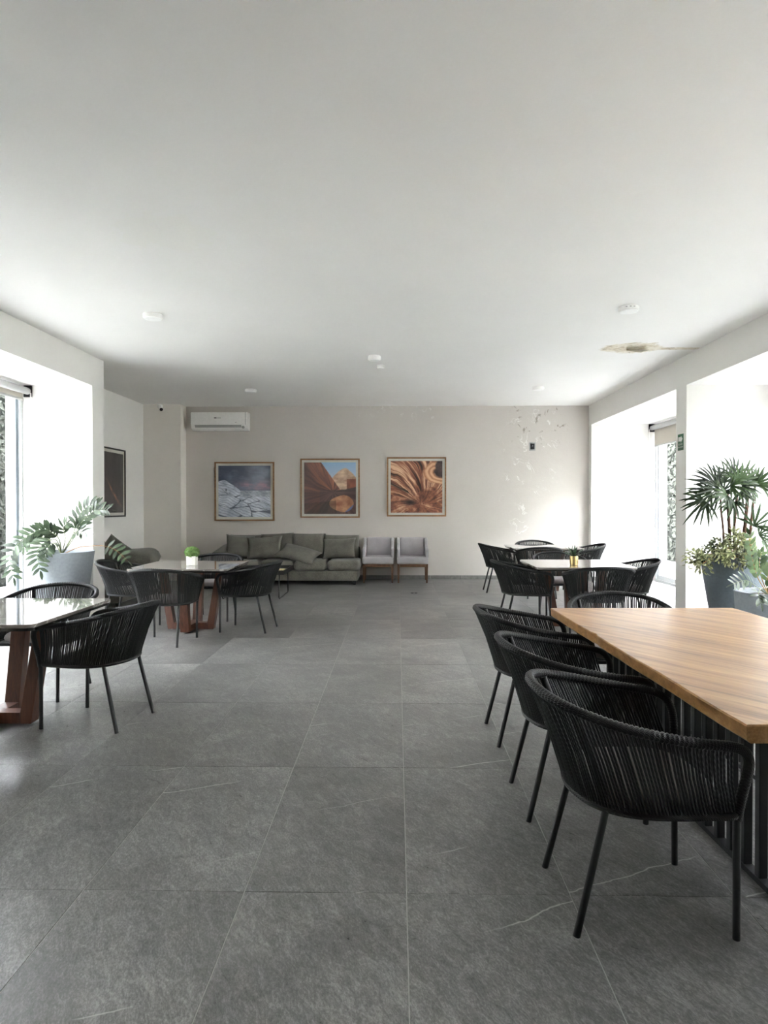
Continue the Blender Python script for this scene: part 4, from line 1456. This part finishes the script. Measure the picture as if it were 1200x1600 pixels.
frond(zz2, [B0, rp(1178, 900, .0), rp(1170, 872, -.02), rp(1164, 835, -.05)], zr, 9, 0.30, M_STEMB, seed=21)
frond(zz2, [B0, rp(1192, 905), rp(1204, 885, .05), rp(1222, 866, .1)], zr, 8, 0.3, M_STEMB, seed=22)
frond(zz2, [B0, rp(1176, 915, -.1), rp(1160, 906, -.18), rp(1140, 912, -.24)], zl, 7, 0.35, M_STEM, seed=23, size=.75)
frond(zz2, [B0, rp(1186, 918, -.16), rp(1180, 926, -.32), rp(1184, 942, -.36)], zl, 6, 0.35, M_STEM, seed=24, size=.7)
frond(zz2, [B0, rp(1196, 915, -.1), rp(1216, 905, -.16), rp(1240, 912, -.2)], zr, 7, 0.3, M_STEMB, seed=25)
frond(zz2, [B0, rp(1184, 900, .1), rp(1181, 880, .16), rp(1184, 862, .2)], zr, 6, 0.4, M_STEMB, seed=26, size=.85)

# lady palm
palm = thing('lady_palm', 'lady palm with dark fan leaves on brown canes in the slate-blue planter', 'plant', (PR[0], PR[1], 0.825))


def pp(px, py, dy=0.0):
    Y = PR[1] + dy
    return Vector(((px - 621) * Y / 1065 - PR[0], dy, CAM_H - (py - 789) * Y / 1065 - 0.825))


def fan(hub, direction, size, nl, seed, arc=165, droop=0.13):
    rg = random.Random(seed)
    d = direction.normalized()
    ref = Vector((rg.uniform(-.3, .3), -0.95, 0.35 + rg.uniform(-.2, .3)))
    side = d.cross(ref)
    if side.length < 0.2: side = d.cross(Vector((1, 0, 0)))
    side.normalize()
    nrm = side.cross(d)
    m = MB()
    for k in range(nl):
        a = R(-arc / 2 + arc * k / (nl - 1) + rg.uniform(-4, 4))
        dd = d * math.cos(a) + side * math.sin(a)
        L = size * (1 - 0.28 * abs(k / (nl - 1) - .5) * 2) * rg.uniform(.88, 1.08)
        W = 0.025 * rg.uniform(.75, 1.15)
        dr = droop * rg.uniform(.6, 1.4)
        w = dd.cross(nrm).normalized()
        vs, fs = [], []
        nseg = 6
        for i in range(nseg + 1):
            u = i / nseg
            p = hub + dd * L * u + Vector((0, 0, -1)) * dr * L * u ** 2.2 + nrm * 0.03 * math.sin(u * 3)
            ww = W / 2 * min(1, 0.25 + u * 3.0) * (1 if u < .75 else (1.04 - u) / .29)
            vs += [p - w * ww + nrm * ww * .35, p, p + w * ww + nrm * ww * .35]
        for i in range(nseg):
            q = i * 3
            fs += [(q, q + 3, q + 4, q + 1), (q + 1, q + 4, q + 5, q + 2)]
        m.add(vs, fs)
    return m.build('fan_leaf', M_PALM, palm)


canes = [([pp(1127, 862, -.06), pp(1125, 825, -.06), pp(1122, 798, -.07), pp(1121, 778, -.08)], 0.011),
         ([pp(1136, 862, -.02), pp(1135, 830, -.02), pp(1133, 800, 0), pp(1131, 770, 0)], 0.017),
         ([pp(1143, 862, .02), pp(1142, 830, .03), pp(1144, 800, .04), pp(1146, 775, .05)], 0.015),
         ([pp(1157, 862, 0), pp(1158, 830, 0), pp(1161, 795, .01), pp(1163, 755, .02)], 0.020),
         ([pp(1168, 862, .05), pp(1167, 830, .05), pp(1170, 795, .06), pp(1174, 757, .08)], 0.014)]
for pts, r in canes:
    P = bez(pts, 18)
    MB().tube(P, [r * (1 + .12 * math.sin(i * 2.3)) for i in range(18)], 9).build('cane', M_CANE, palm)
fans = [  # hub px, depth, direction (x, y, z), size, leaflets, cane top
    ((1097, 783), -.10, (-.75, -.1, -.55), .31, 11, (1121, 780)),
    ((1118, 764), -.12, (-.95, -.1, .22), .42, 12, (1121, 780)),
    ((1112, 757), .05, (-.55, .1, .8), .30, 11, (1131, 772)),
    ((1124, 755), -.05, (-.15, -.1, .95), .30, 11, (1131, 772)),
    ((1138, 746), .05, (.0, .1, .95), .30, 12, (1146, 775)),
    ((1148, 752), -.08, (.3, -.1, .9), .29, 11, (1163, 764)),
    ((1163, 756), .05, (.05, .1, .95), .27, 12, (1163, 764)),
    ((1172, 758), -.05, (.45, -.1, .85), .27, 11, (1173, 768)),
    ((1178, 757), 0, (.95, .1, .15), .36, 11, (1173, 768)),
    ((1141, 784), -.12, (-.15, -.2, -.85), .21, 9, (1146, 778)),
    ((1130, 774), -.2, (-.7, -.3, -.5), .24, 10, (1131, 775)),
    ((1150, 772), -.15, (.3, -.3, -.4), .20, 8, (1146, 778)),
    ((1172, 822), -.05, (.45, -.1, .9), .31, 8, (1167, 838)),
    ((1180, 836), -.1, (.95, -.1, .15), .28, 7, (1168, 845)),
    ((1107, 770), .15, (-.85, .3, -.1), .30, 10, (1121, 780)),
    ((1184, 846), .1, (.7, .2, -.3), .22, 6, (1168, 850)),
    ((1153, 762), -.15, (.75, -.3, -.25), .22, 9, (1163, 764)),
    ((1166, 765), -.12, (-.6, -.3, -.35), .20, 9, (1163, 764)),
    ((1136, 760), -.15, (.6, -.3, -.1), .22, 9, (1146, 775)),
    ((1122, 768), -.1, (.2, -.3, .6), .22, 9, (1121, 780)),
]
for i, ((hx, hy), dy, d, s, nl, (cx, cy)) in enumerate(fans):
    hub = pp(hx, hy, dy)
    ct_ = pp(cx, cy, 0)
    lf = fan(hub, Vector(d), s, nl, 100 + i)
    mid = ct_.lerp(hub, .5) + Vector((0, 0, .02))
    MB().tube(bez([ct_, mid, hub], 8), 0.004, 5).build('petiole', M_STEM, lf)

# variegated schefflera in the same pot
sch = thing('variegated_schefflera', 'low yellow-green variegated shrub spilling over the palm planter', 'plant', (PR[0], PR[1], 0.825))
clus = [((1080, 872), -.28, .13), ((1094, 880), -.34, .14), ((1102, 866), -.26, .12), ((1117, 852), -.16, .10), ((1130, 858), -.22, .12), ((1143, 873), -.36, .14),
        ((1157, 871), -.36, .12), ((1148, 847), -.2, .12), ((1140, 838), -.05, .10), ((1162, 852), -.2, .10), ((1124, 866), -.32, .10)]
rg = random.Random(77)
for i, ((cx, cy), dy, r) in enumerate(clus):
    c = pp(cx, cy, dy)
    m = MB()
    for k in range(95):
        d = Vector((rg.gauss(0, 1), rg.gauss(-.3, 1), rg.gauss(.2, .9))).normalized()
        L = rg.uniform(.040, .062); W = L * .42
        p = c + d * r * rg.uniform(.35, .8)
        dd = (d + Vector((rg.uniform(-.7, .7), rg.uniform(-.7, .7), rg.uniform(-.7, .3)))).normalized()
        F = frame(dd, d)
        loc = [(0, 0, 0), (L * .35, -W / 2, .004), (L * .75, -W * .42, 0), (L, 0, -.01), (L * .75, W * .42, 0), (L * .35, W / 2, .004)]
        m.add([Matrix.Translation(p) @ F @ Vector(q) for q in loc], [(0, 1, 2, 3), (0, 3, 4, 5)])
    o = m.build('leaf_cluster', M_SCHEF, sch, smooth=False)
    tag(o, kind='stuff')
    MB().tube(bez([Vector((0.02 * (i % 3), -.02, 0.0)), Vector((c.x * .5, c.y * .5, max(c.z, .05) * .7 + .04)), c], 8), 0.006, 5).build('stem', M_STEMB, sch)

# topiary on the marble table
tz = 0.745
tpy = thing('potted_topiary', 'clipped green topiary ball in a white cube pot on the marble table', 'plant', (-2.335, 7.70, tz))
m = MB().rbox(-0.052, 0.052, -0.052, 0.052, 0, 0.105, 0.005, 2)
m.build('pot', M_CERAMIC, tpy)
m = MB()
rg = random.Random(9)
for k in range(900):
    d = Vector((rg.gauss(0, 1), rg.gauss(0, 1), rg.gauss(0, 1))).normalized()
    p = Vector((0, 0, .145)) + Vector((d.x * .078, d.y * .078, d.z * .062))
    F = frame((d + Vector((rg.uniform(-.8, .8), rg.uniform(-.8, .8), rg.uniform(-.8, .8)))).normalized(), d)
    L, W = .020, .011
    m.add([Matrix.Translation(p) @ F @ Vector(q) for q in [(-L * .4, 0, 0), (0, -W / 2, .003), (L * .6, 0, 0), (0, W / 2, .003)]], [(0, 1, 2, 3)])
tag(m.build('leaf_ball', M_MOSS, tpy, smooth=False), kind='stuff')
MB().lathe([(0.01, .088), (.045, .098), (.066, .122), (.074, .145), (.066, .168), (.045, .190), (.01, .202)], 20).build('ball_core', M_MOSS, tpy)

# succulent in a gold vase
gv_ = thing('gold_vase_succulent', 'spiky green succulent in a small gold cylinder vase', 'plant', (2.01, 7.80, tz))
MB().lathe([(0.040, 0), (0.044, 0.003), (0.047, 0.03), (0.047, 0.100), (0.045, 0.104), (0.040, 0.100), (0.039, 0.085)], 36).build('vase', M_GOLD, gv_)
MB().lathe([(0.038, 0.080), (0.038, 0.088), (0.01, 0.092)], 20).build('soil', M_SOIL, gv_)
sl = leaf_mesh('leaf', 0.135, 0.026, M_SUCC, curl=0.25, fold=0.3)
for k in range(15):
    a = k * 2.4
    el = R(78 - 3.6 * k)
    d = Vector((math.cos(a) * math.cos(el), math.sin(a) * math.cos(el), math.sin(el)))
    o = link('leaf', sl, gv_)
    o.matrix_local = Matrix.Translation((0.01 * math.cos(a), 0.01 * math.sin(a), 0.088)) @ frame(d, Vector((0, 0, 1)) if el < 1.2 else Vector((math.cos(a), math.sin(a), .2))) @ Matrix.Scale(1.0 + 0.03 * k, 4)
